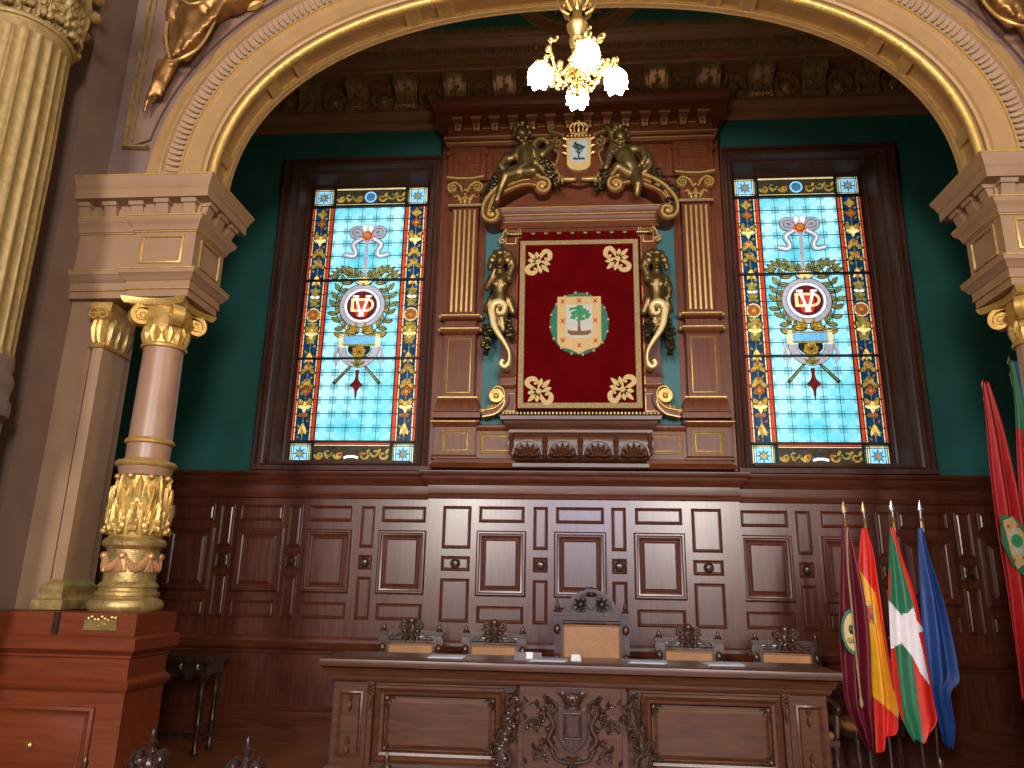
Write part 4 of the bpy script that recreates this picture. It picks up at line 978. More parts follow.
def scroll(T):
    w = MB(T)
    # spine: outer volute, rising back, inner volute
    eye1 = (X(1.04), 5.96); eye2 = (X(.44), 6.32)
    S1 = spiral(eye1[0], eye1[1], .115, .03, pi*.95, 1.25, 20)[::-1]
    S2 = spiral(eye2[0], eye2[1], .115, .03, pi*.6, -1.35, 20)
    P = S1+catmull([S1[-1], (X(1.14), 6.10), (X(1.04), 6.26), (X(.86), 6.40), (X(.66), 6.47), (X(.50), 6.465), S2[0]], 5)[1:-1]+S2
    Wd = [.045]*len(P)
    body = catmull([(X(1.07), 5.95), (X(1.08), 6.06), (X(1.0), 6.24), (X(.84), 6.345), (X(.64), 6.41), (X(.44), 6.37)], 5)
    w.ribbon(body, [.15]*len(body), 7.96, 8.3); w.disc(eye1[0], eye1[1], .115, 7.95, 8.25); w.disc(eye2[0], eye2[1], .105, 7.95, 8.25)
    w.build('pediment_scroll', 'woodred', RT)
    w = MB(T); w.ribbon(P, [.040]*len(P), 7.915, 7.97, .010)
    b2 = [(x+.0, z-.045) for x, z in body]; w.ribbon(b2[4:-2], .016, 7.945, 7.965); b2 = [(x, z+.012) for x, z in body]; w.ribbon(b2[3:-4], .014, 7.945, 7.965)
    w.blob((eye1[0], 7.94, eye1[1]), (.036, .03, .036), 12, 7); w.blob((eye2[0], 7.94, eye2[1]), (.036, .03, .036), 12, 7)
    w.build('scroll_edge', 'cream' if False else 'goldpaint', RT)
both(scroll)
# carved trough under the banner
w = MB(); TP = [(X(.80), 8.3), (X(.80), 8.10), (CX+.80, 8.10), (CX+.80, 8.3)]
w.mould(TP, [(0, 3.30), (.0, 3.36), (.02, 3.38), (.05, 3.42), (.06, 3.45), (.09, 3.46), (.095, 3.50), (.07, 3.52), (0, 3.53)]); 
w.mould([(X(.74), 8.3), (X(.74), 8.10), (CX+.74, 8.10), (CX+.74, 8.3)], [(-.06, 2.98), (-.02, 3.0), (.02, 3.04), (.05, 3.12), (.065, 3.2), (.055, 3.27), (.02, 3.32), (0, 3.33)])
w.mould([(X(.72), 8.3), (X(.72), 8.12), (CX+.72, 8.12), (CX+.72, 8.3)], [(0, 2.93), (.03, 2.94), (.03, 2.98), (0, 2.99)])
w.build('trough', 'deskwood', RT)
w = MB()
for i in range(44): w.blob((X(.86)+i*.04, 8.01, 3.53), (.016, .014, .02), 6, 4)
w.build('bead_row', 'goldold', RT)
w = MB()
for i in range(4):
    x = CX-.585+i*.39
    for k in range(7):
        a = pi*(k+.0)/6; w.leaf(x, 3.06, a, .15, .052, 8.045, .05)
    w.ring(x, 3.06, .155, .17, 8.015, 8.06, 20, 0, pi)
    if i < 3:
        w.leaf(x+.195, 3.14, pi/2, .15, .08, 8.04, .05); w.leaf(x+.195, 3.14, -pi/2, .12, .06, 8.04, .05)
for sg in (-1, 1):
    for k in range(4): w.leaf(CX+sg*.74, 3.04+k*.06, pi/2-sg*.4, .11, .06, 8.05, .05)
w.build('shell_carving', 'deskwood', RT)

# ---- cartouche with tree shield on top of the pediment
r = tag(empty('cartouche', (CX, 8.05, 6.45)), 'scrolled wooden cartouche with white tree shield under a crown, above the pediment', 'coat of arms')
w = MB(); w.poly([(CX-.31, 6.42), (CX-.33, 6.62), (CX-.27, 6.80), (CX-.25, 6.98), (CX-.17, 7.12), (CX-.06, 7.2), (CX+.06, 7.2), (CX+.17, 7.12), (CX+.25, 6.98), (CX+.27, 6.80), (CX+.33, 6.62), (CX+.31, 6.42), (CX+.16, 6.40), (CX, 6.36), (CX-.16, 6.40)], 8.02, 8.2); w.build('back_plate', 'woodred', r, bevel=.015)
w = MB()
for sg in (-1, 1):
    w.ribbon(spiral(CX+sg*.26, 6.93, .075, .012, pi*.5, -sg*1.4, 20), .022, 7.96, 8.02, .008)
    w.ribbon(catmull([(CX+sg*.30, 6.85), (CX+sg*.245, 6.78), (CX+sg*.28, 6.64), (CX+sg*.34, 6.55)], 5), [.025]*16, 7.98, 8.03, .008)
    w.ribbon(spiral(CX+sg*.33, 7.16, .06, .01, -pi*.5, sg*1.3, 20), .02, 7.97, 8.03, .006); w.ribbon(catmull([(CX+sg*.18, 7.02), (CX+sg*.25, 7.07), (CX+sg*.33, 7.09)], 5), .022, 7.97, 8.03, .008)
    for k in range(5): w.leaf(CX+sg*(.20+.02*k), 6.45+.035*k, pi/2-sg*(.9-.1*k), .12, .05, 8.02, .04)
    w.capsule((CX+sg*.05, 7.97, 6.42), (CX+sg*.18, 7.97, 6.42), .03, .035, 10); w.blob((CX+sg*.20, 7.97, 6.42), (.03, .045, .06), 10, 6); w.ribbon(spiral(CX+sg*.27, 6.42, .05, .01, pi, sg*1.2, 16), .018, 7.98, 8.03)
    for k in range(4): w.leaf(CX+sg*.30, 6.44, k*.5+(0 if sg > 0 else 1.6), .10, .04, 8.0, .03)
w.build('gilt_scrollwork', 'goldold', r)
w = MB(); SH = [(CX-.155, 7.00), (CX-.145, 6.62), (CX-.09, 6.565), (CX, 6.545), (CX+.09, 6.565), (CX+.145, 6.62), (CX+.155, 7.00)]
w.poly(SH, 7.975, 8.03); sh = w.build('shield', 'embroid', r, bevel=.008)
w = MB(); w.poly([(CX-.10, 6.955), (CX-.095, 6.68), (CX, 6.655), (CX+.095, 6.68), (CX+.10, 6.955)], 7.968, 7.976); w.build('shield_field', 'paleblue', sh)
w = MB(); rnd = random.Random(2)
for i in range(24):
    a = rnd.random()*6.28; q = rnd.random()**.5; w.blob((CX+.065*q*cos(a), 7.962, 6.875+.055*q*sin(a)), (.018, .008, .016), 7, 4)
w.box(CX-.008, CX+.008, 7.958, 7.97, 6.70, 6.85)
for i in range(9): w.blob((CX-.06+i*.015, 7.962, 6.70+.006*sin(i*2)), (.014, .008, .014), 6, 4)
for sg in (-1, 1): w.ribbon([(CX, 6.77), (CX+sg*.04, 6.81)], .01, 7.958, 7.97)
w.build('tree', 'blackgreen', sh)
w = MB()
for i in range(7): w.blob((CX-.13+.045*i-.005, 7.965, 7.015), (.02, .02, .014), 7, 4)
for sg in (-1, 1):
    for k in range(3): w.leaf(CX+sg*.15, 6.97-k*.10, pi/2-sg*1.2, .06, .04, 7.975, .02)
w.ribbon([(CX-.10, 7.05), (CX, 7.035), (CX+.10, 7.05)], .035, 7.94, 8.0, .008)
for i in range(5):
    a = (i-2)*.42; w.tube(catmull([(CX+sin(a)*.10, 7.97, 7.06), (CX+sin(a)*.145, 7.95, 7.12), (CX+sin(a)*.08, 7.93, 7.17), (CX, 7.93, 7.165)], 4), .012, 6); w.blob((CX+sin(a)*.14, 7.94, 7.125), .017, 7, 4)
w.blob((CX, 7.93, 7.19), .028, 10, 6); w.build('crown', 'gold', r)

# ---- bronze putti on the scrolls
def V(x, y, Y): a = at(x, y, Y); return (a[0], Y, a[1])
def limb(Y0, *pts):
    """pts: (x,y,dy,r)"""
    return [('c', V(a[0], a[1], Y0+a[2]), V(b[0], b[1], Y0+b[2]), a[3]*FAT, b[3]*FAT) for a, b in zip(pts, pts[1:])]
FAT = 1.22
Y = 7.98
B_ = [('b', V(522, 134, Y-.03), (.085, .09, .10))]
B_ += [('b', V(522+dx, 129+dy_, Y-.03+q), (.035, .035, .035)) for dx, dy_, q in ((-7, 0, 0), (-4, -5, -.03), (1, -6, -.02), (6, -2, -.02), (8, 4, 0), (-8, 6, .02), (0, -5, .05))]
B_ += [('b', V(521.5, 136, Y-.115), (.018, .02, .018)), ('b', V(518, 138, Y-.09), (.028, .03, .028)), ('b', V(526, 138, Y-.09), (.028, .03, .028)), ('b', V(522, 141, Y-.09), (.03, .025, .02))]
B_ += limb(Y, (524, 142, .0, .045), (526, 150, .0, .06)) + limb(Y, (520, 152, 0, .07), (532, 152, 0, .07)) + limb(Y, (526, 155, 0, .095), (525, 168, -.02, .085), (519, 174, 0, .095))
B_ += limb(Y, (533, 151, 0, .05), (542, 155, -.06, .042), (549, 148, -.06, .036), (552, 145, -.05, .03))       # arm to the wreath
B_ += limb(Y, (520, 152, 0, .05), (512, 158, -.03, .04), (504, 163, 0, .034))                                # arm on the drapery
B_ += limb(Y, (516, 173, -.03, .075), (506, 176, -.08, .06), (501, 188, -.06, .045), (496, 203, -.05, .032), (493, 208, -.10, .028)) # near leg
B_ += limb(Y, (524, 172, -.03, .075), (533, 171, -.08, .055)) + limb(Y+.02, (530, 160, 0, .06), (540, 166, 0, .06), (547, 175, 0, .05)) + limb(Y-.04, (506, 158, 0, .035), (501, 166, 0, .045), (506, 173, 0, .035), (514, 168, 0, .03)) + limb(Y+.02, (534, 146, 0, .05), (540, 139, 0, .035), (547, 141, 0, .03))
B_ += limb(Y+.03, (508, 157, 0, .05), (503, 165, 0, .06), (507, 172, 0, .05)) + [('b', V(512, 155, Y+.03), (.05, .05, .05))]
r = tag(empty('cherub_statue', V(522, 178, Y)), 'bronze cherub seated on the left pediment scroll holding a wreath', 'statue')
figure('body', B_, 'bronze', None, None, None, .011, None, r)
w = MB()
cc_ = V(541, 146, Y-.03); w.ring(cc_[0], cc_[2], .07, .10, Y-.06, Y-.0, 20)
for i in range(14): a = i*2*pi/14; w.leaf(cc_[0]+.085*cos(a), cc_[2]+.085*sin(a), a+1.9, .06, .04, Y-.04, .04)
w.build('laurel_wreath', 'goldold', r)
w = MB(); rnd = random.Random(5)
def garland(w, pts, Y, sp=.035, r=.03, seed=1):
    rnd = random.Random(seed); P = catmull([V(a, b, Y) for a, b in pts], 6)
    for p in P:
        for k in range(2):
            w.blob((p[0]+rnd.uniform(-sp, sp), p[1]+rnd.uniform(-.03, .02), p[2]+rnd.uniform(-sp, sp)), r*rnd.uniform(.6, 1.1), 7, 5)
        a = rnd.random()*6.28; w.leaf(p[0], p[2], a, .08, .045, p[1], .04)
garland(w, [(540, 160), (546, 168), (552, 176), (558, 186)], Y-.02, .05, .036, 3); w.build('garland', 'bronzedark', r); w = MB(); garland(w, [(497, 178), (490, 190), (485, 200)], Y+.02, .03, .03, 4)
w.build('garland', 'bronzedark', r)
B_ = [('b', V(620, 137, Y-.03), (.085, .09, .10))]
B_ += [('b', V(620+dx, 132+dy_, Y-.03+q), (.035, .035, .035)) for dx, dy_, q in ((-7, 0, 0), (-4, -5, -.03), (1, -6, -.02), (6, -2, -.02), (8, 4, 0), (-8, 5, .02), (0, -5, .05))]
B_ += [('b', V(619, 139, Y-.115), (.018, .02, .018)), ('b', V(616, 141, Y-.09), (.028, .03, .028)), ('b', V(624, 141, Y-.09), (.028, .03, .028)), ('b', V(620, 144, Y-.09), (.03, .025, .02))]
B_ += limb(Y, (622, 145, 0, .045), (624, 152, 0, .06)) + limb(Y, (618, 152, 0, .065), (633, 150, 0, .065)) + limb(Y, (624, 156, 0, .095), (629, 166, -.02, .09), (632, 174, 0, .09))
B_ += limb(Y, (617, 150, 0, .048), (613, 140, 0, .04), (610, 131, -.02, .034), (606, 126, -.02, .03))
B_ += limb(Y, (634, 150, 0, .05), (642, 149, -.05, .042), (645, 158, -.06, .036), (642, 164, -.06, .03))
B_ += limb(Y, (627, 173, -.03, .075), (618, 167, -.09, .055), (612, 175, -.05, .04)) + limb(Y-.03, (641, 148, 0, .035), (648, 156, 0, .045), (650, 166, 0, .04), (645, 172, 0, .04)) + limb(Y, (612, 146, 0, .035), (609, 156, 0, .045), (606, 168, 0, .035)) + limb(Y, (635, 175, -.03, .075), (638, 184, -.08, .055), (637, 194, -.05, .038))
B_ += limb(Y+.03, (640, 152, 0, .06), (646, 162, 0, .06), (643, 172, 0, .05))
r = tag(empty('cherub_statue', V(630, 178, Y)), 'bronze cherub on the right pediment scroll with one arm raised', 'statue')
figure('body', B_, 'bronze', None, None, None, .011, None, r)
w = MB(); garland(w, [(640, 172), (650, 174), (660, 182), (668, 190), (673, 203)], Y, .06, .042, 6); w.build('garland', 'bronzedark', r); w = MB(); garland(w, [(612, 152), (606, 165), (604, 178), (597, 188)], Y, .035, .028, 7)
w.build('garland', 'bronzedark', r)

# ---- herm figures flanking the banner
def herm(mx, label, arm):
    global FAT
    FAT = 1.3
    Y = 8.02
    def q(x, y): return (x if not mx else 1156.5-x-(y-300)*0, y)
    def L(*pts): return limb(Y, *[(q(a, b)[0], b, c, d) for a, b, c, d in pts])
    def b(x, y, dy, r_): return ('b', V(q(x, y)[0], y, Y+dy), r_)
    B = [b(500, 261, -.06, (.062, .07, .082)), b(500, 254, -.03, (.07, .07, .05)), b(492, 260, -.02, (.045, .05, .06)), b(508, 260, -.02, (.045, .05, .06)), b(496, 253, -.03, (.05, .05, .04)), b(505, 253, -.03, (.05, .05, .04)), b(490, 267, .0, (.035, .04, .05)), b(510, 267, .0, (.035, .04, .05)), b(500, 263, -.125, (.013, .015, .016)), b(500, 267, -.11, (.025, .02, .015))]
    B += L((500, 268, -.03, .035), (500, 276, -.02, .045)) + L((492, 279, 0, .045), (508, 279, 0, .045)) + L((500, 282, -.03, .075), (500, 294, -.03, .062), (499, 306, -.02, .075))
    B += [b(495, 284, -.09, (.032, .03, .03)), b(505, 284, -.09, (.032, .03, .03))]
    B += L((508, 277, 0, .038), (513, 266, 0, .034), (509, 254, -.02, .03), (502, 250, -.02, .028))
    if arm: B += L((491, 279, 0, .038), (487, 288, -.03, .032), (488, 297, -.04, .028))
    else: B += L((491, 279, 0, .038), (487, 288, -.03, .032), (492, 278, -.08, .028), (495, 270, -.10, .026))
    B += L((492, 300, .0, .05), (486, 310, 0, .03)) + L((508, 300, 0, .05), (513, 312, 0, .035)) + L((490, 310, 0, .045), (497, 325, 0, .04)) + L((500, 310, 0, .06), (503, 330, .02, .04))
    r = tag(empty('herm_figure', V(q(500, 300)[0], 300, 8.05)), label, 'statue')
    figure('body', B, 'bronze', None, None, None, .010, None, r)
    w = MB(); S = [(492.5, 317), (491.5, 309), (494, 303.5), (500, 302), (504.5, 306), (503, 313), (498, 313), (497.5, 309)]
    P = catmull([at(q(a, b_)[0], b_, 7.92) for a, b_ in S][::-1]+[at(q(a, b_)[0], b_, 7.92) for a, b_ in ((494, 325), (498, 333), (504, 342), (509, 352), (509, 362), (505, 367), (501, 364), (503, 360))], 6)
    n = len(P); Wd = [.03+.045*sin(pi*min(1, i/(n*.75)))**1.2 if i < n*.8 else .045 for i in range(n)]
    w.ribbon(P, [max(.028, x) for x in Wd], 7.90, 8.04, .012)
    w.build('gilt_scroll', 'cream', r)
    w = MB(); rnd = random.Random(9)
    gs = [(494, 318), (488, 328), (487, 340), (486, 350)], [(503, 316), (507, 326), (510, 336)]
    for g_ in gs: garland(w, [(q(a, b_)[0], b_) for a, b_ in g_], 8.02, .04, .032, 11)
    w.build('fruit_garland', 'bronzedark', r)
herm(False, 'bronze female herm figure left of the banner, hand to her face', False)
herm(True, 'bronze female herm figure right of the banner, arm over her head', True)

# ---- the banner
BY = 8.06
r = tag(empty('banner', (CX, BY, 5.7)), 'dark red velvet banner with gold border and oak-tree crest', 'banner')
BX0, BX1, BZ0, BZ1 = -.65, .80, 3.575, 5.70
nx, nz = 60, 30
def by_(x, z):
    u = (x-BX0)/(BX1-BX0); v = (BZ1-z)/(BZ1-BZ0)
    return BY-.010*sin(u*9+1)*v*.5-.008*sin(u*23)*v*.4
w = MB()
fr_ = [[(BX0+(BX1-BX0)*i/nx-(.012 if i in (0,) else 0)*0, by_(BX0+(BX1-BX0)*i/nx, BZ0+(BZ1-BZ0)*j/nz), BZ0+(BZ1-BZ0)*j/nz) for i in range(nx+1)]+[(BX0+(BX1-BX0)*i/nx, by_(BX0+(BX1-BX0)*i/nx, BZ0+(BZ1-BZ0)*j/nz)+.012, BZ0+(BZ1-BZ0)*j/nz) for i in range(nx, -1, -1)] for j in range(nz+1)]
w.loft(fr_); w.build('velvet', 'velvet', r)
w = MB()
BM = [(.03, 0), (.03, .0)]
xa, xb, za, zb = BX0+.03, BX1-.03, BZ0+.02, BZ1-.05
for a, b, c, d in ((xa, xa+.06, za+.06, zb-.055), (xb-.06, xb, za+.06, zb-.055), (xa, xb, za, za+.06), (xa, xb, zb-.055, zb)):
    w.box(a, b, BY-.022, BY-.006, c, d)
w.build('gold_border', 'braid', r)
w = MB()
for i in range(9): x = BX0+.10+i*(BX1-BX0-.2)/8; w.box(x-.055, x+.055, BY-.012, BY+.012, BZ1-.01, BZ1+.07)
w.build('hanging_tabs', 'velvet', r)
w = MB(); w.tube([(BX0-.12, BY+.01, BZ1+.06), (BX1+.12, BY+.01, BZ1+.06)], .012, 8)
for i in range(8): w.blob((BX0+.178+i*(BX1-BX0-.2)/8, BY-.0, BZ1+.05), (.022, .014, .012), 8, 5)
for x in (BX0-.13, BX1+.13): w.blob((x, BY, BZ1+.06), .025, 10, 6)
o = w.build('rod', 'goldold', r)
w = MB(); w.box(X(.70), CX+.70, 8.14, 8.24, 5.60, 5.88); w.build('head_rail', 'woodred', RT)
def fleur2(cx, cz, sx, sz):
    w = MB(); y0, y1 = BY-.028, BY-.012
    def p(u, v): return (cx+sx*u, cz+sz*v)
    def rib(P, W0, W1):
        Q_ = catmull(P, 6); n = len(Q_); w.ribbon([p(*q) for q in Q_], [W0+(W1-W0)*sin(pi*i/(n-1)) for i in range(n)], y0, y1)
    # u: towards the banner's middle, v: towards the middle.  lily on the inner corner, comma scrolls on the two side corners
    rib([(-.01, .0), (.02, -.05), (.07, -.115), (.115, -.10), (.125, -.05), (.095, -.02), (.07, -.045)], .022, .060)
    rib([(.0, -.01), (-.05, .02), (-.115, .07), (-.10, .115), (-.05, .125), (-.02, .095), (-.045, .07)], .022, .060)
    for a, L, W in ((pi/4, .15, .05), (pi/4-.55, .12, .05), (pi/4+.55, .12, .05), (pi/4+pi, .14, .045), (pi/4+pi-.6, .10, .05), (pi/4+pi+.6, .10, .05)):
        n = 6; up = []; dn = []
        for i in range(n+1):
            t = i/n; q = W*.5*sin(pi*(.12+.88*t))**.6; u, v = .015*cos(a)+L*t*cos(a), .015*sin(a)+L*t*sin(a)
            up.append(p(u-sin(a)*q, v+cos(a)*q)); dn.append(p(u+sin(a)*q, v-cos(a)*q))
        w.poly(up+dn[::-1], y0, y1-.002)
    w.disc(p(0, 0)[0], p(0, 0)[1], .032, y0-.002, y1, n=14); w.build('corner_ornament', 'embroid', r)
for cx_, cz_, sx, sz in ((-.405, 5.375, 1.12, -1.15), (.53, 5.40, -1.12, -1.15), (-.385, 3.79, 1.12, 1.15), (.555, 3.81, -1.12, 1.15)): fleur2(cx_, cz_, sx, sz)
# crest
cx_, cz_ = .075, 4.60
w = MB(); rnd = random.Random(4)
w.ring(cx_, cz_, .235, .325, BY-.020, BY-.008, 44, e=1.14)
for i in range(46):
    a = 2*pi*i/46; w.leaf(cx_+.285*cos(a), cz_+.285*1.14*sin(a), a+(1.1 if i % 2 else -1.1), .095, .07, BY-.014, .012)
cr_ = w.build('oak_wreath', 'green', r)
for i in range(16):
    a = 2*pi*(i+.3)/16; w = MB(); w.blob((cx_+.335*cos(a), BY-.018, cz_+.335*1.14*sin(a)), .016, 6, 4); w.build('acorn', 'embroid', cr_)
def _sc(L): return [(cx_+(x-cx_)*1.07, cz_+(z-cz_)*1.13-.01) for x, z in L]
w = MB(); SHP = _sc([(cx_-.235, cz_+.295), (cx_+.235, cz_+.295), (cx_+.235, cz_-.20), (cx_+.20, cz_-.25), (cx_+.08, cz_-.28), (cx_, cz_-.325), (cx_-.08, cz_-.28), (cx_-.20, cz_-.25), (cx_-.235, cz_-.20)])
w.poly(SHP, BY-.034, BY-.012); shd = w.build('shield', 'embroid', r)
w = MB(); w.poly(_sc([(cx_-.14, cz_+.205), (cx_+.14, cz_+.205), (cx_+.14, cz_-.13), (cx_+.09, cz_-.155), (cx_-.09, cz_-.155), (cx_-.14, cz_-.13)]), BY-.039, BY-.033); w.build('shield_field', 'white', shd)
w = MB()
for i in range(90):
    a = rnd.random()*6.28; q = rnd.random()**.5; w.blob((cx_+.125*q*cos(a), BY-.040, cz_+.115+.09*q*sin(a)), (.018, .008, .015), 6, 4)
w.build('tree_crown', 'treegreen', shd)
w = MB(); w.ribbon([(cx_, cz_+.07), (cx_-.002, cz_-.02), (cx_, cz_-.10)], [.022, .026, .04], BY-.044, BY-.036)
w.poly([(cx_-.135, cz_-.09), (cx_-.05, cz_-.10), (cx_+.05, cz_-.10), (cx_+.135, cz_-.09), (cx_+.135, cz_-.125), (cx_+.09, cz_-.152), (cx_-.09, cz_-.152), (cx_-.135, cz_-.125)], BY-.043, BY-.037)
w.build('trunk_and_ground', 'brown', shd)
w = MB()
for u, v in ((-.19, .245), (0, .255), (.185, .25), (-.19, .03), (.185, .035), (-.19, -.18), (0, -.235), (.185, -.185)):
    for sg in (-1, 1): w.ribbon([(cx_+u-.022, cz_+v*1.12-.01-sg*.025), (cx_+u+.022, cz_+v*1.12-.01+sg*.025)], .014, BY-.040, BY-.032)
w.build('red_crosses', 'red', shd)
# ================================================================== THE PRESIDENTIAL DESK
DX, DY = -.0, 6.45
r = tag(empty('council_desk', (DX, 6.8, 0)), 'long carved dark walnut council desk with a crested centre panel', 'desk')
hw = 2.0; back = 7.05
BP = [(DX-hw, back), (DX-hw, DY), (DX+hw, DY), (DX+hw, back)]
w = MB(); w.mould(BP, [(0, .87), (.015, .88), (.03, .90), (.03, .92), (.045, .925), (.06, .95), (.07, .98), (.08, .99), (.10, 1.0), (.105, 1.03), (.10, 1.055), (.09, 1.06)], -.3)
w.box(DX-hw, DX+hw, DY+.1, back, 1.0, 1.058); w.build('desktop', 'deskwood', r)
w = MB(); w.box(DX-hw+.03, DX+hw-.03, DY+.03, back-.3, 0, .95); w.build('carcass', 'deskwood', r)
w = MB(); w.mould(BP, [(0, 0), (.06, 0), (.06, .14), (.05, .17), (.03, .19), (.02, .22), (0, .24)], -.1); w.build('plinth', 'deskwood', r)
for x0, x1 in ((-1.64, -.56), (.54, 1.64)):
    w = MB(); w.panel(DX+x0, DX+x1, .27, .85, DY+.03, [(0, 0), (0, .03), (.02, .04), (.035, .03), (.05, .015), (.07, .01), (.08, -.0), (.085, 0)], False)
    w.panel(DX+x0+.10, DX+x1-.10, .37, .75, DY+.03, [(0, 0), (0, .008), (.03, .022)]); 
    w.box(DX+x0+.0, DX+x1, DY+.0, DY+.03, .855, .87)
    pn = w.build('front_panel', 'deskwood', r, smooth=15)
    for cx_, cz_, a in ((x0+.10, .37, .78), (x1-.10, .37, 2.36), (x0+.10, .75, -.78), (x1-.10, .75, -2.36)):
        w = MB(); w.blob((DX+cx_, DY+.01, cz_), (.022, .016, .022), 8, 5)
        for d in (-.8, 0, .8): w.leaf(DX+cx_, cz_, a+d, .075, .035, DY+.02, .02)
        w.build('corner_carving', 'woodcarve', pn)
for s_ in (-1, 1):      # end pilasters
    w = MB(); xa, xb = sorted((s_*1.70, s_*1.99)); w.box(xa, xb, DY-.0, DY+.1, .22, .88); w.panel(xa+.05, xb-.04, .30, .80, DY, [(0, 0), (0, .012), (.012, .018), (.03, .002)], False)
    w.leaf((xa+xb)/2, .72, pi/2, .07, .05, DY, .03); w.leaf((xa+xb)/2, .72, -pi/2, .08, .05, DY, .03); w.leaf((xa+xb)/2, .38, -pi/2, .07, .05, DY, .03); w.leaf((xa+xb)/2, .38, pi/2, .08, .05, DY, .03)
    xc = s_*1.67
    w.box(xc-.03, xc+.03, DY-.04, DY+.05, .78, .88); w.box(xc-.02, xc+.02, DY-.02, DY+.05, .22, .80)
    for k in range(3): w.blob((xc, DY-.04, .80+.03*k), (.028, .03, .016), 8, 5)
    w.leaf(xc, .78, -pi/2, .12, .05, DY-.01, .03)
    w.build('end_pilaster', 'deskwood', r)
# carved centre panel with shield
w = MB(); w.box(DX-.44, DX+.42, DY-.02, DY+.06, .22, .88)
for x in (-.425, .405): w.box(DX+x-.02, DX+x+.02, DY-.04, DY, .24, .86)
w.box(DX-.44, DX+.42, DY-.04, DY, .22, .27); ct = w.build('centre_panel', 'deskwood', r)
w = MB(); cx_ = DX-.01; y = DY-.02
w.poly([(cx_-.115, .72), (cx_-.12, .52), (cx_-.07, .44), (cx_, .40), (cx_+.07, .44), (cx_+.12, .52), (cx_+.115, .72)], y-.05, y)
w.panel(cx_-.075, cx_+.075, .50, .70, y-.05, [(0, 0), (0, .008), (.01, .012), (.02, .0)], False)
w.poly([(cx_-.05, .66), (cx_-.045, .54), (cx_, .51), (cx_+.045, .54), (cx_+.05, .66)], y-.062, y-.05)
w.build('carved_shield', 'woodcarve', ct, bevel=.004)
w = MB()
for s_ in (-1, 1):
    w.ribbon(spiral(cx_+s_*.17, .73, .055, .01, pi/2, s_*1.3, 16), .02, y-.03, y, .006)
    w.ribbon(catmull([(cx_+s_*.13, .42), (cx_+s_*.19, .50), (cx_+s_*.15, .60), (cx_+s_*.20, .70)], 5), .035, y-.04, y, .01)
    w.ribbon(catmull([(cx_+s_*.02, .33), (cx_+s_*.12, .35), (cx_+s_*.17, .43)], 5), .03, y-.03, y, .01)
    w.ribbon(spiral(cx_+s_*.30, .60, .06, .012, 0 if s_ > 0 else pi, s_*1.3, 16), .018, y-.02, y, .006)
    w.ribbon(spiral(cx_+s_*.28, .38, .06, .012, pi/2, s_*1.3, 16), .018, y-.02, y, .006)
    rnd = random.Random(12)
    for k in range(34):
        lx = .13+rnd.random()*.25; lz = .30+rnd.random()*.50
        w.leaf(cx_+s_*lx, lz, pi/2-s_*rnd.uniform(-.6, 2.2), rnd.uniform(.05, .10), rnd.uniform(.03, .045), y, rnd.uniform(.015, .045))
    for k in range(12):
        lx = .15+rnd.random()*.22; lz = .32+rnd.random()*.45; w.blob((cx_+s_*lx, y-.01, lz), rnd.uniform(.012, .022), 7, 5)
for a in range(7): w.leaf(cx_, .36, pi/2+(a-3)*.5+pi, .09, .04, y, .04)
w.build('foliage_carving', 'woodcarve', ct)
w = MB()   # grotesque mask / crown cresting the shield
w.box(cx_-.12, cx_+.12, y-.05, y, .84, .875); w.blob((cx_, y-.03, .80), (.085, .05, .055), 12, 8)
for s_ in (-1, 1):
    w.blob((cx_+s_*.035, y-.075, .815), (.022, .014, .016), 8, 5); w.blob((cx_+s_*.08, y-.03, .84), (.035, .03, .03), 8, 5); w.leaf(cx_+s_*.03, .77, -pi/2+s_*.5, .08, .04, y-.03, .03)
w.blob((cx_, y-.08, .795), (.014, .02, .018), 8, 5); w.blob((cx_, y-.06, .765), (.04, .02, .016), 8, 5)
w.build('crest_mask', 'woodcarve', ct)
for s_ in (-1, 1):      # foliage consoles flanking the centre
    w = MB(); xc = DX-.01+s_*.50
    w.box(xc-.045, xc+.045, DY-.06, DY+.05, .83, .88)
    P = catmull([(xc-s_*.03, .80), (xc-s_*.02, .66), (xc+s_*.02, .55), (xc+s_*.07, .42), (xc+s_*.06, .30)], 6)
    w.ribbon(P, [.05+.05*i/len(P) for i in range(len(P))], DY-.09, DY+.03, .015)
    rnd = random.Random(21)
    for i, (px_, pz_) in enumerate(P):
        for k in range(2): w.leaf(px_, pz_, rnd.uniform(0, 6.28), .085, .045, DY-.08, .045)
        w.blob((px_+rnd.uniform(-.04, .04), DY-.09, pz_), rnd.uniform(.016, .028), 7, 5)
    w.ribbon(spiral(xc+s_*.05, .34, .075, .015, pi/2, s_*1.3, 18), .028, DY-.10, DY-.02, .008); w.ribbon(spiral(xc-s_*.0, .78, .05, .012, -pi/2, -s_*1.3, 18), .022, DY-.10, DY-.02, .008)
    w.build('console_carving', 'woodcarve', r)
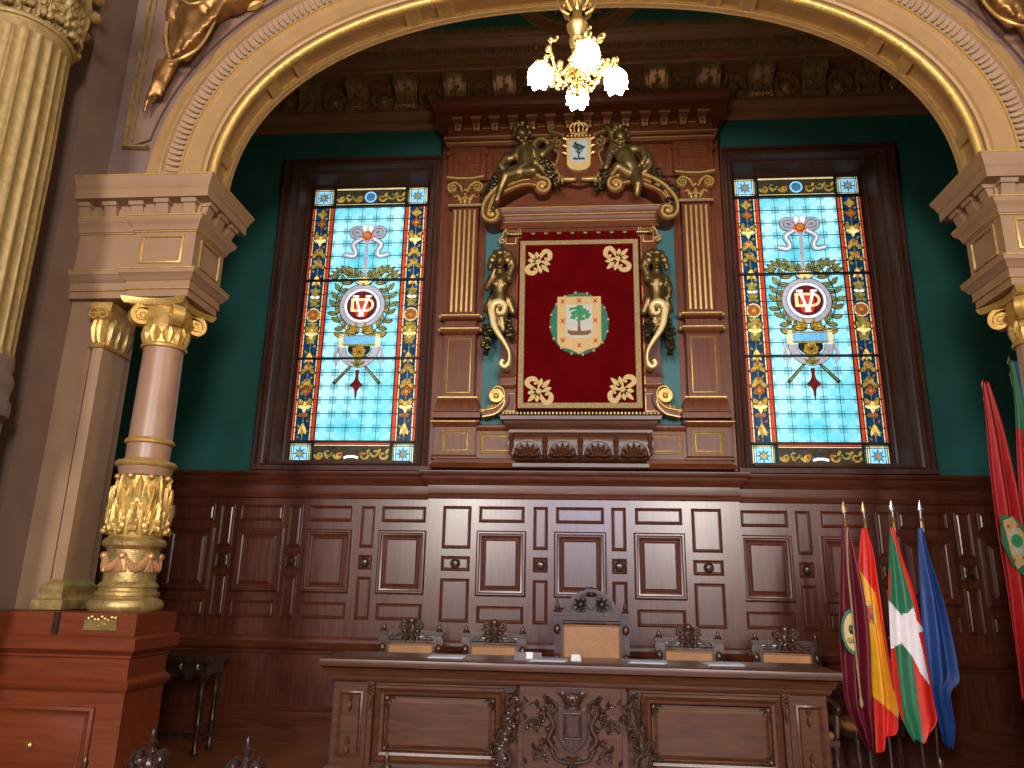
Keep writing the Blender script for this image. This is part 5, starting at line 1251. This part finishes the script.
# things on the desk
def nameplate(): 
    r = tag(empty('name_plate', (-.40, 6.62, 1.058)), 'clear acrylic name holder with white card on the desk', 'nameplate')
    w = MB(); w.loft([[(-.50, 6.60, 1.06), (-.50, 6.66, 1.06), (-.50, 6.635, 1.125)], [(-.27, 6.60, 1.06), (-.27, 6.66, 1.06), (-.27, 6.635, 1.125)]])
    w.build('holder', simple('smoky_acrylic', (.20, .17, .20), .15), r)
    w = MB(); w.loft([[(-.40, 6.606, 1.075), (-.40, 6.612, 1.075), (-.40, 6.637, 1.125), (-.40, 6.631, 1.125)], [(-.345, 6.606, 1.075), (-.345, 6.612, 1.075), (-.345, 6.637, 1.125), (-.345, 6.631, 1.125)]]); w.build('card', 'paper', r)
nameplate()
for i, (x, y, rz, lb) in enumerate(((.02, 6.72, .1, 'small bright white paper on the desk before the central chair'), (-1.1, 6.7, .05, 'flat papers on the desk between the first and second chairs'), (.62, 6.72, -.1, 'flat papers on the desk right of the central chair'), (-.22, 6.66, 0, 'flat papers on the desk left of the central chair'), (1.25, 6.72, .1, 'flat papers on the desk before the fourth chair'))):
    T = Matrix.Translation((x, y, 1.059)) @ Matrix.Rotation(rz, 4, 'Z'); w = MB(T)
    if i == 0: w.loft([[(-.045, -.03, 0), (.045, -.03, 0), (.045, .03, .0), (-.045, .03, .0)], [(-.035, .015, .05), (.035, .015, .05), (.035, .02, .05), (-.035, .02, .05)]])
    else: w.box(-.15, .15, -.10, .10, 0, .006); w.box(-.13, .17, -.08, .11, .006, .010)
    tag(w.build('paper', 'paper' if i == 0 else simple('paper_painted_blue_sheen', (.45, .52, .65), .3)), lb, 'papers')  # flat sheets: reflected blue daylight is put into the paper colour

# ================================================================== CHAIRS
def chair(loc, label, group, wd=.50, zr=1.20, cres='small', arms=True):
    """armchair facing -Y, origin on the floor"""
    x0, y0, z0 = loc
    r = tag(empty('president_chair' if cres == 'arch' else 'council_chair', loc), label, 'chair', group)
    T = Matrix.Translation(loc); h = wd/2; W_ = 'woodcarve'
    sw = zr-.12     # cushion top
    w = MB(T); w.box(-h, h, -.24, .24, .40, .46); w.build('seat_frame', W_, r, bevel=.008)
    w = MB(T); w.box(-h+.03, h-.03, -.22, .2, .45, .52); w.build('seat_cushion', 'leather', r, bevel=.03)
    for sx in (-1, 1):
        w = MB(T); w.lathe(sx*(h-.03), -.21, [(.02, 0), (.03, .02), (.018, .06), (.022, .2), (.035, .28), (.02, .32), (.03, .36), (.03, .42)], 12); w.build('leg', W_, r)
        w = MB(T); w.box(sx*(h-.03)-.025, sx*(h-.03)+.025, .20, .25, 0, .42); w.build('leg', W_, r)
        w = MB(T); xs = sx*(h+.005)
        w.box(xs-.03, xs+.03, .20, .26, .42, zr-.03); w.box(xs-.042, xs+.042, .185, .265, zr-.10, zr-.06); w.box(xs-.045, xs+.045, .18, .27, zr-.03, zr-.005)
        w.blob((xs, .21, zr-.16), (.038, .04, .05), 10, 6); w.blob((xs, .20, zr-.25 if cres == 'small' else zr-.42), (.04, .045, .05), 10, 6)
        w.lathe(xs, .225, [(.032, zr-.005), (.036, zr+.01), (.018, zr+.02), (.026 if cres != 'small' else .02, zr+.035), (.018 if cres != 'small' else .01, zr+.06), (.004, zr+(.05 if cres == 'small' else .062 if cres == 'tall' else .13))], 10)
        w.build('back_post', W_, r)
        if arms:
            w = MB(T); P = catmull([(xs, .2, .78), (xs, .05, .76), (xs*1.06, -.12, .74), (xs*1.06, -.20, .70), (xs*1.04, -.17, .66)], 4); w.tube(P, .026, 8, 1)
            w.tube([(xs*1.03, -.12, .46), (xs*1.05, -.14, .6), (xs*1.05, -.12, .73)], [.022, .032, .02], 8); w.build('armrest', W_, r)
    w = MB(T); w.box(-h+.02, h-.02, .21, .25, sw+.02, zr-.035); w.box(-h-.01, h+.01, .195, .26, zr-.035, zr-.005); w.box(-h+.02, h-.02, .20, .25, .56, .60)
    for sx in (-1, 1): w.box(sx*(h-.035)-.012, sx*(h-.035)+.012, .20, .25, .56, sw+.02)
    w.panel(-h+.05, h-.05, sw+.03, zr-.045, .21, [(0, 0), (0, .008), (.008, .01), (.014, .002)], False); w.build('back_frame', W_, r)
    w = MB(T); w.box(-h+.045, h-.045, .185, .24, .59, sw+.005); w.build('back_cushion', 'leather', r, bevel=.022)
    w = MB(T); w.panel(-h+.05, h-.05, .60, sw, .192, [(0, 0), (0, .006), (.008, .008), (.014, 0)], False); w.build('cushion_piping', 'leatherdark', r)
    if cres == 'tall':
        w = MB(T); w.lathe(0, .22, [(.05, zr-.01), (.055, zr+.02), (.03, zr+.04), (.045, zr+.08), (.05, zr+.12), (.03, zr+.15), (.035, zr+.18), (.02, zr+.20), (.032, zr+.235), (.012, zr+.255), (.018, zr+.275), (.003, zr+.31)], 14)
        for s_ in (-1, 1):
            w.ribbon(catmull([(s_*.02, zr+.06), (s_*.08, zr+.08), (s_*.10, zr+.14), (s_*.072, zr+.185), (s_*.045, zr+.16), (s_*.065, zr+.14)], 5), [.042-.001*i for i in range(26)], .19, .25, .012)
            w.blob((s_*.07, .21, zr+.12), (.045, .03, .06), 10, 6); w.blob((s_*.035, .20, zr+.07), (.04, .03, .05), 10, 6); w.blob((s_*.10, .20, zr+.02), (.04, .035, .035), 10, 6)
            w.ribbon(catmull([(s_*.03, zr+.0), (s_*.06, zr+.03), (s_*.10, zr-.01), (s_*.13, zr+.01)], 5), .04, .19, .24, .01)
            for a in (-1.2, -.4, .5, 1.2): w.leaf(s_*.06, zr+.06, pi/2-s_*(pi/2-a), .09, .04, .19, .035)
        w.build('carved_crest', 'wooddark', r)
    elif cres == 'small':
        w = MB(T); K = 1.3
        w.blob((0, .20, zr+.02), (.055, .04, .06), 12, 8); w.blob((0, .20, zr+.095), (.035, .03, .035), 10, 6); w.blob((0, .165, zr+.03), (.018, .02, .02), 8, 5)
        for s_ in (-1, 1):
            w.ribbon(spiral(s_*.075, zr+.055, .04, .008, pi/2, -s_*1.3, 14), .02, .18, .24, .006); w.blob((s_*.075, .20, zr+.055), .022, 8, 5); w.blob((s_*.06, .19, zr+.0), .026, 8, 5)
            w.ribbon(catmull([(s_*.03, zr-.04), (s_*.10, zr-.02), (s_*.15, zr-.05), (s_*.19, zr-.045)], 4), .022, .185, .215, .008)
            for a, L in ((.2, .10), (.8, .10), (1.35, .09), (-.5, .11), (-1.0, .11)): w.leaf(s_*.03, zr+.015, pi/2-s_*(pi/2-a), L, .042, .20, .035)
        for s_ in (-1, 1): w.leaf(s_*.01, zr-.01, -pi/2+s_*.35, .09, .05, .19, .035)
        w.build('carved_crest', W_, r)
    else:
        w = MB(T); R_ = .215
        n = 24; w.poly([(-R_-.0, zr-.005)]+[(R_*cos(pi-pi*i/n), zr+.01+R_*.80*sin(pi*i/n)) for i in range(n+1)]+[(R_, zr-.005)], .215, .245)
        w.ring(0, zr+.01, R_-.01, R_+.028, .185, .255, 24, 0, pi, .82)
        for s_ in (-1, 1): w.box(s_*R_+(-.0 if s_ > 0 else -.05), s_*R_+(.05 if s_ > 0 else 0), .195, .25, zr-.005, zr+.03)
        w.build('arched_crest', W_, r)
        w = MB(T)
        w.poly([(-.045, zr+.14), (-.04, zr+.05), (0, zr+.02), (.04, zr+.05), (.045, zr+.14)], .17, .22); w.blob((0, .19, zr+.165), (.055, .035, .025), 12, 6); w.box(-.06, .06, .17, .24, zr+.185, zr+.215)
        for k in range(5): w.blob((-.05+k*.025, .20, zr+.222), (.012, .02, .016), 6, 4)
        for s_ in (-1, 1):
            w.blob((s_*.10, .19, zr+.07), (.032, .03, .032), 10, 6)
            for a in range(8): w.leaf(s_*.10, zr+.07, a*pi/4, .075, .04, .21, .045)
            w.ribbon(spiral(s_*.06, zr+.14, .03, .008, pi, s_*1.2, 12), .014, .18, .22, .004); w.ribbon(catmull([(s_*.05, zr+.02), (s_*.11, zr+.01), (s_*.17, zr+.03), (s_*.17, zr+.07)], 4), .016, .19, .22, .005)
        w.build('carved_arms', 'wooddark', r)
        w = MB(T); w.box(-h+.02, h-.02, .19, .255, zr-.075, zr-.04); w.build('upper_rail', W_, r)
    return r
CY = 7.22
pres = chair((.17, CY, .0), 'high-backed central chair with arched carved crest and tan leather back', None, .64, 1.435, 'arch')
names = ['carved chair with low tan back, leftmost behind the desk', 'carved chair left of the central high-backed chair', 'carved chair right of the central high-backed chair', 'carved chair with low tan back, rightmost behind the desk']
c0 = chair((-1.57, CY, 0), names[0], 'council chairs behind the desk', .54, 1.225)
for x, lb in zip((-.76, 1.08, 1.97), names[1:]): copy_thing(c0, (x, CY, 0), lb)
f0 = chair((-2.58, 4.53, -.65), 'carved chair crest in front of the pedestal, at the bottom left', 'council chairs in the front row', .50, 1.12, 'tall')
for (x, y), lb in zip(((-1.92, 4.40), (-1.02, 4.14), (-2.52, 3.78), (2.07, 4.55)), ('carved chair crest at the bottom edge left of the desk corner', 'carved chair crest at the bottom edge before the left desk panel', 'lowest carved chair crest in the bottom left corner', 'carved chair crest at the bottom edge below the blue flag')):
    copy_thing(f0, (x, y, -.65), lb)
# armchair at the right, turned towards the desk
sc = copy_thing(c0, (2.64, 7.72, 0), 'carved armchair with tan seat, half hidden behind the maroon flag', -1.2)
if 'group' in sc: del sc['group']
# console table in the shadow at the left
r = tag(empty('side_table', (-3.9, 7.75, 0)), 'dark carved side table standing in shadow against the left panelling', 'table')
w = MB(); w.box(-4.38, -3.60, 7.5, 8.0, .88, .93); w.mould([(-4.34, 7.95), (-4.34, 7.54), (-3.64, 7.54), (-3.64, 7.95)], [(0, .85), (.03, .86), (.04, .89), (.0, .90)]); w.build('table_top', 'wooddark', r)
w = MB(); w.box(-4.33, -3.65, 7.56, 7.94, .74, .88)
for i in range(4):
    x = -4.25+i*.175; w.leaf(x, .87, -pi/2, .10, .06, 7.56, .03); w.blob((x, 7.54, .80), (.02, .02, .03), 8, 5); w.ring(x+.085, .745, .02, .04, 7.54, 7.57, 12, pi, 2*pi)
w.build('carved_apron', 'wooddark', r)
for x in (-4.29, -3.69):
    for y in (7.60, 7.90):
        w = MB(); w.lathe(x, y, [(.03, 0), (.04, .03), (.022, .06), (.022, .25), (.035, .28), (.022, .31), (.025, .5), (.04, .58), (.022, .63), (.035, .68), (.035, .76)], 14); w.build('leg', 'wooddark', r)
w = MB(); w.box(-4.29, -3.69, 7.73, 7.77, .14, .18)
for x in (-4.29, -3.69): w.box(x-.02, x+.02, 7.6, 7.9, .14, .18)
w.build('stretcher', 'wooddark', r)

# ================================================================== FLAGS
def flag(name, label, tip, foot, outline, colour, mats, folds, Ypole, extra=None, tipmat='chrome', amp=.035, lean=0, ph=0, base=True, tiplen=.15):
    """outline: list of (z, x_left, x_right) from top to bottom; colour(u,v)->slot; pole behind the cloth"""
    x0, z0 = foot; x1, z1 = tip
    r = tag(empty(name, (x0, Ypole, z0)), label, 'flag')
    w = MB(); w.tube([(x0, Ypole, z0), (x0+(x1-x0)*.96, Ypole, z0+(z1-z0-.0)*.96)], .014, 8); w.build('pole', 'wooddark', r)
    w = MB(); zc = z1-tiplen-.07; w.tube([(x1, Ypole, zc-.06), (x1, Ypole, zc+.03), (x1, Ypole, zc+.04), (x1, Ypole, zc+.07)], [.018, .018, .026, .012], 10); w.build('ferrule', 'brass', r)
    w = MB(); w.tube([(x1, Ypole, z1-tiplen), (x1, Ypole, z1-tiplen*.75), (x1, Ypole, z1-tiplen*.55), (x1, Ypole, z1)], [.008, .014, .03, .002], 10, .45); w.build('spear_tip', tipmat, r)
    if base:
        w = MB(); w.lathe(x0, Ypole, [(.15, z0), (.16, z0+.02), (.13, z0+.04), (.05, z0+.06), (.03, z0+.10), (.04, z0+.14), (.022, z0+.22)], 20); w.build('foot', 'wooddark', r)
    NU, NV = 64, 120; w = MB(); G_ = []
    zt, zb_ = outline[0][0], outline[-1][0]
    P = catmull([(o[1], o[2], o[0]) for o in outline], 12)
    def row(v):
        z = zt+(zb_-zt)*v
        for a, b in zip(P, P[1:]):
            if a[2] >= z >= b[2]:
                t = (a[2]-z)/max(1e-6, a[2]-b[2]); return a[0]+(b[0]-a[0])*t, a[1]+(b[1]-a[1])*t, z
        return P[-1]
    for j in range(NV+1):
        v = j/NV; xl, xr, z = row(v); rowp = []
        for i in range(NU+1):
            u = i/NU; am = amp*min(1, v*2.5+.12)
            y = Ypole-.03-am*(1.0+cos(u*2*pi*folds+ph+v*1.3))+.3*am*sin(u*17+v*5)
            xx = xl+(xr-xl)*(u+.018*sin(u*2*pi*folds*1.0+ph))
            zz = z+(foldz(u, folds, ph)*v if True else 0)
            rowp.append((xx, y, zz+lean*(u-.5)*v))
        G_.append(rowp)
    B = [w.pts(q) for q in G_]
    for j in range(NV):
        for i in range(NU):
            w.k = colour((i+.5)/NU, (j+.5)/NV, G_[j][i]); w.face((B[j]+i, B[j]+i+1, B[j+1]+i+1, B[j+1]+i))
    o = w.build('cloth', mats, r, smooth=80); sd = o.modifiers.new('thickness', 'SOLIDIFY'); sd.thickness = .004; sd.offset = 1
    return r, G_
def foldz(u, f, ph): return .018*sin(u*2*pi*f+ph)
FYp = 6.93
YC = 6.86
def cp(cx, cy, Y=YC): return at(800+cx/2.665, 480+cy/2.665, Y)
def outl(rows, Y=YC):
    return [(cp(210, cy, Y)[1], cp(xl, cy, Y)[0], cp(xr, cy, Y)[0]) for cy, xl, xr in rows]
def crop_of(p):
    a = px_of(p[0], p[1], p[2]); return (a[0]-800)*2.665, (a[1]-480)*2.665
def inside(x, y, P):
    c = False; n = len(P)
    for i in range(n):
        (xa, ya), (xb, yb) = P[i], P[i-1]
        if (ya > y) != (yb > y) and x < (xb-xa)*(y-ya)/(yb-ya)+xa: c = not c
    return c
def tipat(x, y, Y=FYp): return at(800+x/2.665, 480+y/2.665, Y)
# maroon flag with gilt cord edge
r, g_ = flag('maroon_flag', 'maroon flag with gold cord, leftmost of the four flags', tipat(115, 56), (2.46, 0), outl([(124, 116, 134), (200, 110, 150), (300, 105, 170), (400, 104, 186), (500, 109, 193), (600, 122, 196), (680, 160, 199), (716, 178, 194)]), lambda u, v, p: 0, ['fabric_maroon'], 2.2, FYp, tipmat='goldold', lean=-.0)
w = MB(); P = catmull([(cp(a_, b_)[0], 6.79, cp(a_, b_)[1]) for a_, b_ in ((118, 128), (120, 230), (130, 340), (138, 430), (146, 510), (154, 580))], 8); w.tube(P, .008, 6); p_ = P[-1]; w.blob((p_[0], 6.79, p_[2]-.03), (.016, .016, .045), 8, 6); w.build('gold_cord', 'braid', r)
w = MB(); c0_ = cp(137, 404)
for q, mt in ((1, 0), (0, 1)):
    w.k = mt; w.poly([(c0_[0]-(.082+.02*q)*sin(pi*i/14), c0_[1]+(.155+.03*q)*cos(pi*i/14)) for i in range(15)], 6.806-.006*(1-q), 6.82)
w.k = 2; w.blob((c0_[0]-.022, 6.80, c0_[1]+.02), (.02, .012, .04), 8, 6); w.k = 3; w.blob((c0_[0]-.035, 6.80, c0_[1]-.07), (.03, .01, .025), 8, 6)
w.build('badge', ['green', 'embroid', 'blackgreen', 'braid'], r)
def sp(u, v, p):
    x, y = crop_of(p)
    if y < 236+(x-158)*1.5: return 0
    if y > 575+(x-195)*.85: return 0
    if u > .86 and 300 < y < 560: return 0
    return 1
r, g_ = flag('red_yellow_red_flag', 'red, yellow and red flag with a small coat of arms', tipat(167, 57, FYp+.1), (2.66, 0), outl([(128, 168, 180), (200, 160, 198), (300, 158, 210), (400, 178, 224), (500, 190, 241), (600, 196, 262), (680, 200, 262), (700, 201, 258)], 6.97), sp, ['fabric_red', 'fabric_yellow'], 1.5, FYp+.10, lean=.20, ph=2.2, tipmat='brass', amp=.03)
w = MB(); ca = cp(183, 356, 6.92); Yc = 6.905
w.k = 0; w.poly([(ca[0]-.035, ca[1]+.05), (ca[0]-.035, ca[1]-.03), (ca[0], ca[1]-.07), (ca[0]+.03, ca[1]-.03), (ca[0]+.03, ca[1]+.05)], Yc, Yc+.02)
w.k = 1
for dx in (-.05, .042): w.box(ca[0]+dx-.007, ca[0]+dx+.007, Yc, Yc+.02, ca[1]-.08, ca[1]+.07)
w.blob((ca[0], Yc+.01, ca[1]+.08), (.03, .012, .022), 8, 6); w.k = 2; w.box(ca[0]-.03, ca[0]-.003, Yc-.004, Yc, ca[1]+.0, ca[1]+.045); w.box(ca[0]-.003, ca[0]+.025, Yc-.004, Yc, ca[1]-.045, ca[1])
w.build('coat_of_arms', ['red', 'embroid', 'brown'], r)
WH = [(225, 312), (242, 325), (268, 356), (286, 352), (302, 336), (309, 370), (330, 398), (314, 405), (326, 450), (345, 545), (322, 515), (300, 470), (270, 432), (238, 450), (220, 455)]
def ik(u, v, p):
    x, y = crop_of(p)
    if inside(x, y, WH): return 1
    if y < 360: return 2 if (x > 262+(y-200)*.30 or (x < 240 and y > 235)) else 0
    if x < 253+(y-440)*.11: return 2
    if x > 300+(y-480)*.13: return 2
    return 0
r, g_ = flag('green_white_red_flag', 'red flag with white cross and green saltire', tipat(236, 54), (2.86, 0), outl([(126, 238, 249), (200, 234, 268), (300, 231, 302), (400, 234, 324), (500, 240, 340), (600, 256, 356), (650, 276, 364), (690, 300, 340)]), ik, ['fabric_green', 'fabric_white', 'fabric_red'], 1.2, FYp-.05, lean=.05, ph=.6, amp=.025)
# blue flag
r, g_ = flag('blue_flag', 'plain deep blue flag, rightmost of the four flags', tipat(318, 54, FYp+.1), (3.02, 0), outl([(126, 318, 330), (200, 318, 346), (300, 322, 376), (400, 328, 402), (480, 334, 418), (525, 340, 422), (560, 350, 398), (640, 370, 408), (702, 386, 402)], 6.97), lambda u, v, p: 0, ['fabric_blue'], 1.6, FYp+.10, lean=-.0, ph=1.2, amp=.03)
# two flags behind the right pier
YR = 6.1
def q(x, y): return at(x, y, YR)
def ol(rows): return [(at(570, yy, YR)[1]+(at(xl, yy, YR)[1]-at(570, yy, YR)[1]), at(xl, yy, YR)[0], at(xr, yy, YR)[0]) for yy, xl, xr in rows]
r, g_ = flag('crimson_flag', 'tall crimson flag with a green and cream crest, hanging at the right edge', q(983, 378), (3.45, 0), ol([(383, 980, 987), (430, 983, 1001), (480, 986, 1012), (530, 992, 1022), (580, 1000, 1036), (640, 1009, 1040), (700, 1017, 1045)]), lambda u, v, p: 0, ['fabric_red2'], 2.3, YR, tipmat='wooddark', lean=.0, amp=.03)
ca = q(1006, 543); w = MB()
w.k = 0; w.poly([(ca[0]+dx, ca[1]+dz) for dx, dz in ((-.07, .20), (.03, .19), (.09, .10), (.09, -.20), (.02, -.24), (-.04, -.16), (-.09, .0))], 5.985, 6.0)
w.k = 1; w.poly([(ca[0]+dx, ca[1]+dz) for dx, dz in ((-.06, .16), (.01, .19), (.075, .06), (.06, -.15), (-.01, -.20), (-.04, -.08))], 5.978, 5.986)
w.k = 2; w.poly([(ca[0]+dx, ca[1]+dz) for dx, dz in ((-.035, .06), (.01, .11), (.05, .03), (.04, -.08), (-.01, -.10))], 5.972, 5.979)
w.k = 3; w.poly([(ca[0]+.01+.04*cos(i*pi/5), ca[1]+.01+.05*sin(i*pi/5)) for i in range(10)], 5.966, 5.973)
w.k = 4
for dx, dz in ((-.035, .12), (.035, .12), (-.03, -.13), (.04, -.11)): w.blob((ca[0]+dx, 5.972, ca[1]+dz), (.012, .008, .012), 6, 4)
w.build('crest_badge', ['green', 'embroid', 'white', 'treegreen', 'red'], r)
def sf(u, v, p):
    return (0 if v < .3 and u < .4 else 2) if u < .35 else ((1 if .38 < v < .50 else 0) if u < .7 else 3) 
flag('green_striped_flag', 'green, white, red and blue flag partly hidden by the right column', at(1009, 354, 6.25), (3.72, 0), [(a[0]*1.0, a[1], a[2]) for a in [(at(1000, yy, 6.25)[1], at(xl, yy, 6.25)[0], at(xr, yy, 6.25)[0]) for yy, xl, xr in ((362, 1007, 1015), (400, 1011, 1025), (450, 1012, 1036), (520, 1016, 1048), (600, 1022, 1060))]], sf, ['fabric_green', 'fabric_white', 'fabric_red2', 'fabric_blue'], 2.1, 6.25, tipmat='wooddark', amp=.025)

# ================================================================== CHANDELIER
hx, hy, hz = .035, 4.0, 4.79
bpy_y = .82
r = tag(empty('chandelier', (hx, hy, 8.0)), 'gilt chandelier with four glowing flower-shaped glass lamps hanging before the arch', 'chandelier')
w = MB(); w.lathe(hx, hy, [(.02, 5.9), (.02, 9.0)], 10); w.lathe(hx, hy, [(.0, 4.78), (.02, 4.80), (.03, 4.84), (.02, 4.88), (.05, 4.92), (.035, 4.97), (.04, 5.0), (.05, 5.03), (.055, 5.06), (.038, 5.08), (.05, 5.11), (.066, 5.14), (.07, 5.17), (.045, 5.20), (.035, 5.22), (.03, 5.30), (.06, 5.34), (.075, 5.40), (.04, 5.46), (.025, 5.55), (.05, 5.62), (.03, 5.7), (.02, 5.9)], 24)
w.build('stem', 'brass', r)
w = MB()
for i in range(8):
    a = i*pi/4; P = catmull([(hx+.05*cos(a), hy+.05*sin(a), 5.26), (hx+.10*cos(a), hy+.10*sin(a), 5.30), (hx+.125*cos(a), hy+.125*sin(a), 5.38), (hx+.09*cos(a), hy+.09*sin(a), 5.42), (hx+.08*cos(a), hy+.08*sin(a), 5.38)], 4); w.tube(P, .012, 6)
w.build('scroll_collar', 'brass', r)
rnd = random.Random(8)
for ang in (pi*.97, -pi*.42, pi*.05, pi*.5):
    c, s_ = cos(ang), sin(ang)
    w = MB(); P = catmull([(hx+.03*c, hy+.03*s_, 4.92), (hx+.10*c, hy+.10*s_, 4.82), (hx+.17*c, hy+.17*s_, 4.86), (hx+.23*c, hy+.23*s_, 4.93), (hx+.245*c, hy+.245*s_, 4.90), (hx+.245*c, hy+.245*s_, 4.86)], 5)
    w.tube(P, .010, 6)
    for k in range(3):
        bb = ang+(k-1)*.45; P2 = catmull([(hx+.03*cos(bb), hy+.03*sin(bb), 4.85), (hx+.10*cos(bb), hy+.10*sin(bb), 4.78-.03*k), (hx+.17*cos(bb), hy+.17*sin(bb), 4.80+.05*k), (hx+.20*cos(bb+.2), hy+.20*sin(bb+.2), 4.86+.05*k), (hx+.17*cos(bb+.3), hy+.17*sin(bb+.3), 4.88+.05*k)], 4); w.tube(P2, .008, 6)
        for p in P2[::2]: w.blob((p[0]+rnd.uniform(-.015, .015), p[1]+rnd.uniform(-.015, .015), p[2]+rnd.uniform(-.015, .02)), rnd.uniform(.012, .024), 7, 5)
    for p in P[::3]:
        for k in range(2): w.blob((p[0]+rnd.uniform(-.02, .02), p[1]+rnd.uniform(-.02, .02), p[2]+rnd.uniform(-.02, .02)), rnd.uniform(.010, .02), 7, 5)
    ar = w.build('arm', 'brass', r)
    w = MB(); bx, by, bz = hx+.245*c, hy+.20*s_, 4.80+(.03 if c < -.5 else -.02 if c > .5 else 0)
    n = 24; rings = []
    for t, (rr, dz) in enumerate(((.018, .065), (.045, .055), (.068, .02), (.072, -.02), (.062, -.05), (.066, -.062), (.05, -.055), (.03, -.07), (.004, -.078))):
        rr *= 1.03; rings.append([(bx+rr*(1+(.07*cos(6*2*pi*i/n) if t in (4, 5) else 0))*cos(2*pi*i/n), by+rr*(1+(.07*cos(6*2*pi*i/n) if t in (4, 5) else 0))*sin(2*pi*i/n), bz+dz-(.012*cos(6*2*pi*i/n) if t == 5 else 0)) for i in range(n)])
    w.loft(rings); w.build('glass_shade', 'bulb', ar)

# ================================================================== LIGHT AND EXPOSURE
def area(name, loc, target, sx, sz, e, col):
    l = bpy.data.lights.new(name, 'AREA'); l.shape = 'RECTANGLE'; l.size = sx; l.size_y = sz; l.energy = e; l.color = col
    o = bpy.data.objects.new(name, l); C.objects.link(o); o.location = loc
    o.rotation_euler = (Vector(target)-Vector(loc)).to_track_quat('-Z', 'Y').to_euler(); return o
# tall hall windows behind the visitors (cool daylight) and warm hall chandeliers
area('hall_window_daylight', (.4, -8.5, 4.6), (.2, 8, 2.4), 1.7, 3.2, 450, (.52, .60, 1.0))
area('hall_window_daylight', (-3.4, -7.5, 4.7), (-2.0, 8, 2.6), 1.5, 3.0, 1150, (1.0, .92, .84))
area('hall_window_daylight', (3.7, -7.5, 4.7), (2.2, 8, 2.6), 1.5, 3.0, 1150, (1.0, .92, .84))
for x, y, e in ((-2.4, .6, 150), (2.6, .6, 150), (0, -3, 110)):
    l = bpy.data.lights.new('hall_chandelier_light', 'POINT'); l.energy = e; l.color = (1, .70, .38); l.shadow_soft_size = .45
    o = bpy.data.objects.new('hall_chandelier_light', l); C.objects.link(o); o.location = (x, y, 5.6)
wd = bpy.data.worlds.new('world'); bpy.context.scene.world = wd; wd.use_nodes = True
bg = wd.node_tree.nodes['Background']; bg.inputs[0].default_value = (.58, .44, .36, 1); bg.inputs[1].default_value = .17
sc_ = bpy.context.scene
sc_.view_settings.view_transform = 'Standard'; sc_.view_settings.look = 'None'; sc_.view_settings.gamma = 1; sc_.view_settings.use_curve_mapping = False
sc_.view_settings.exposure = -.35
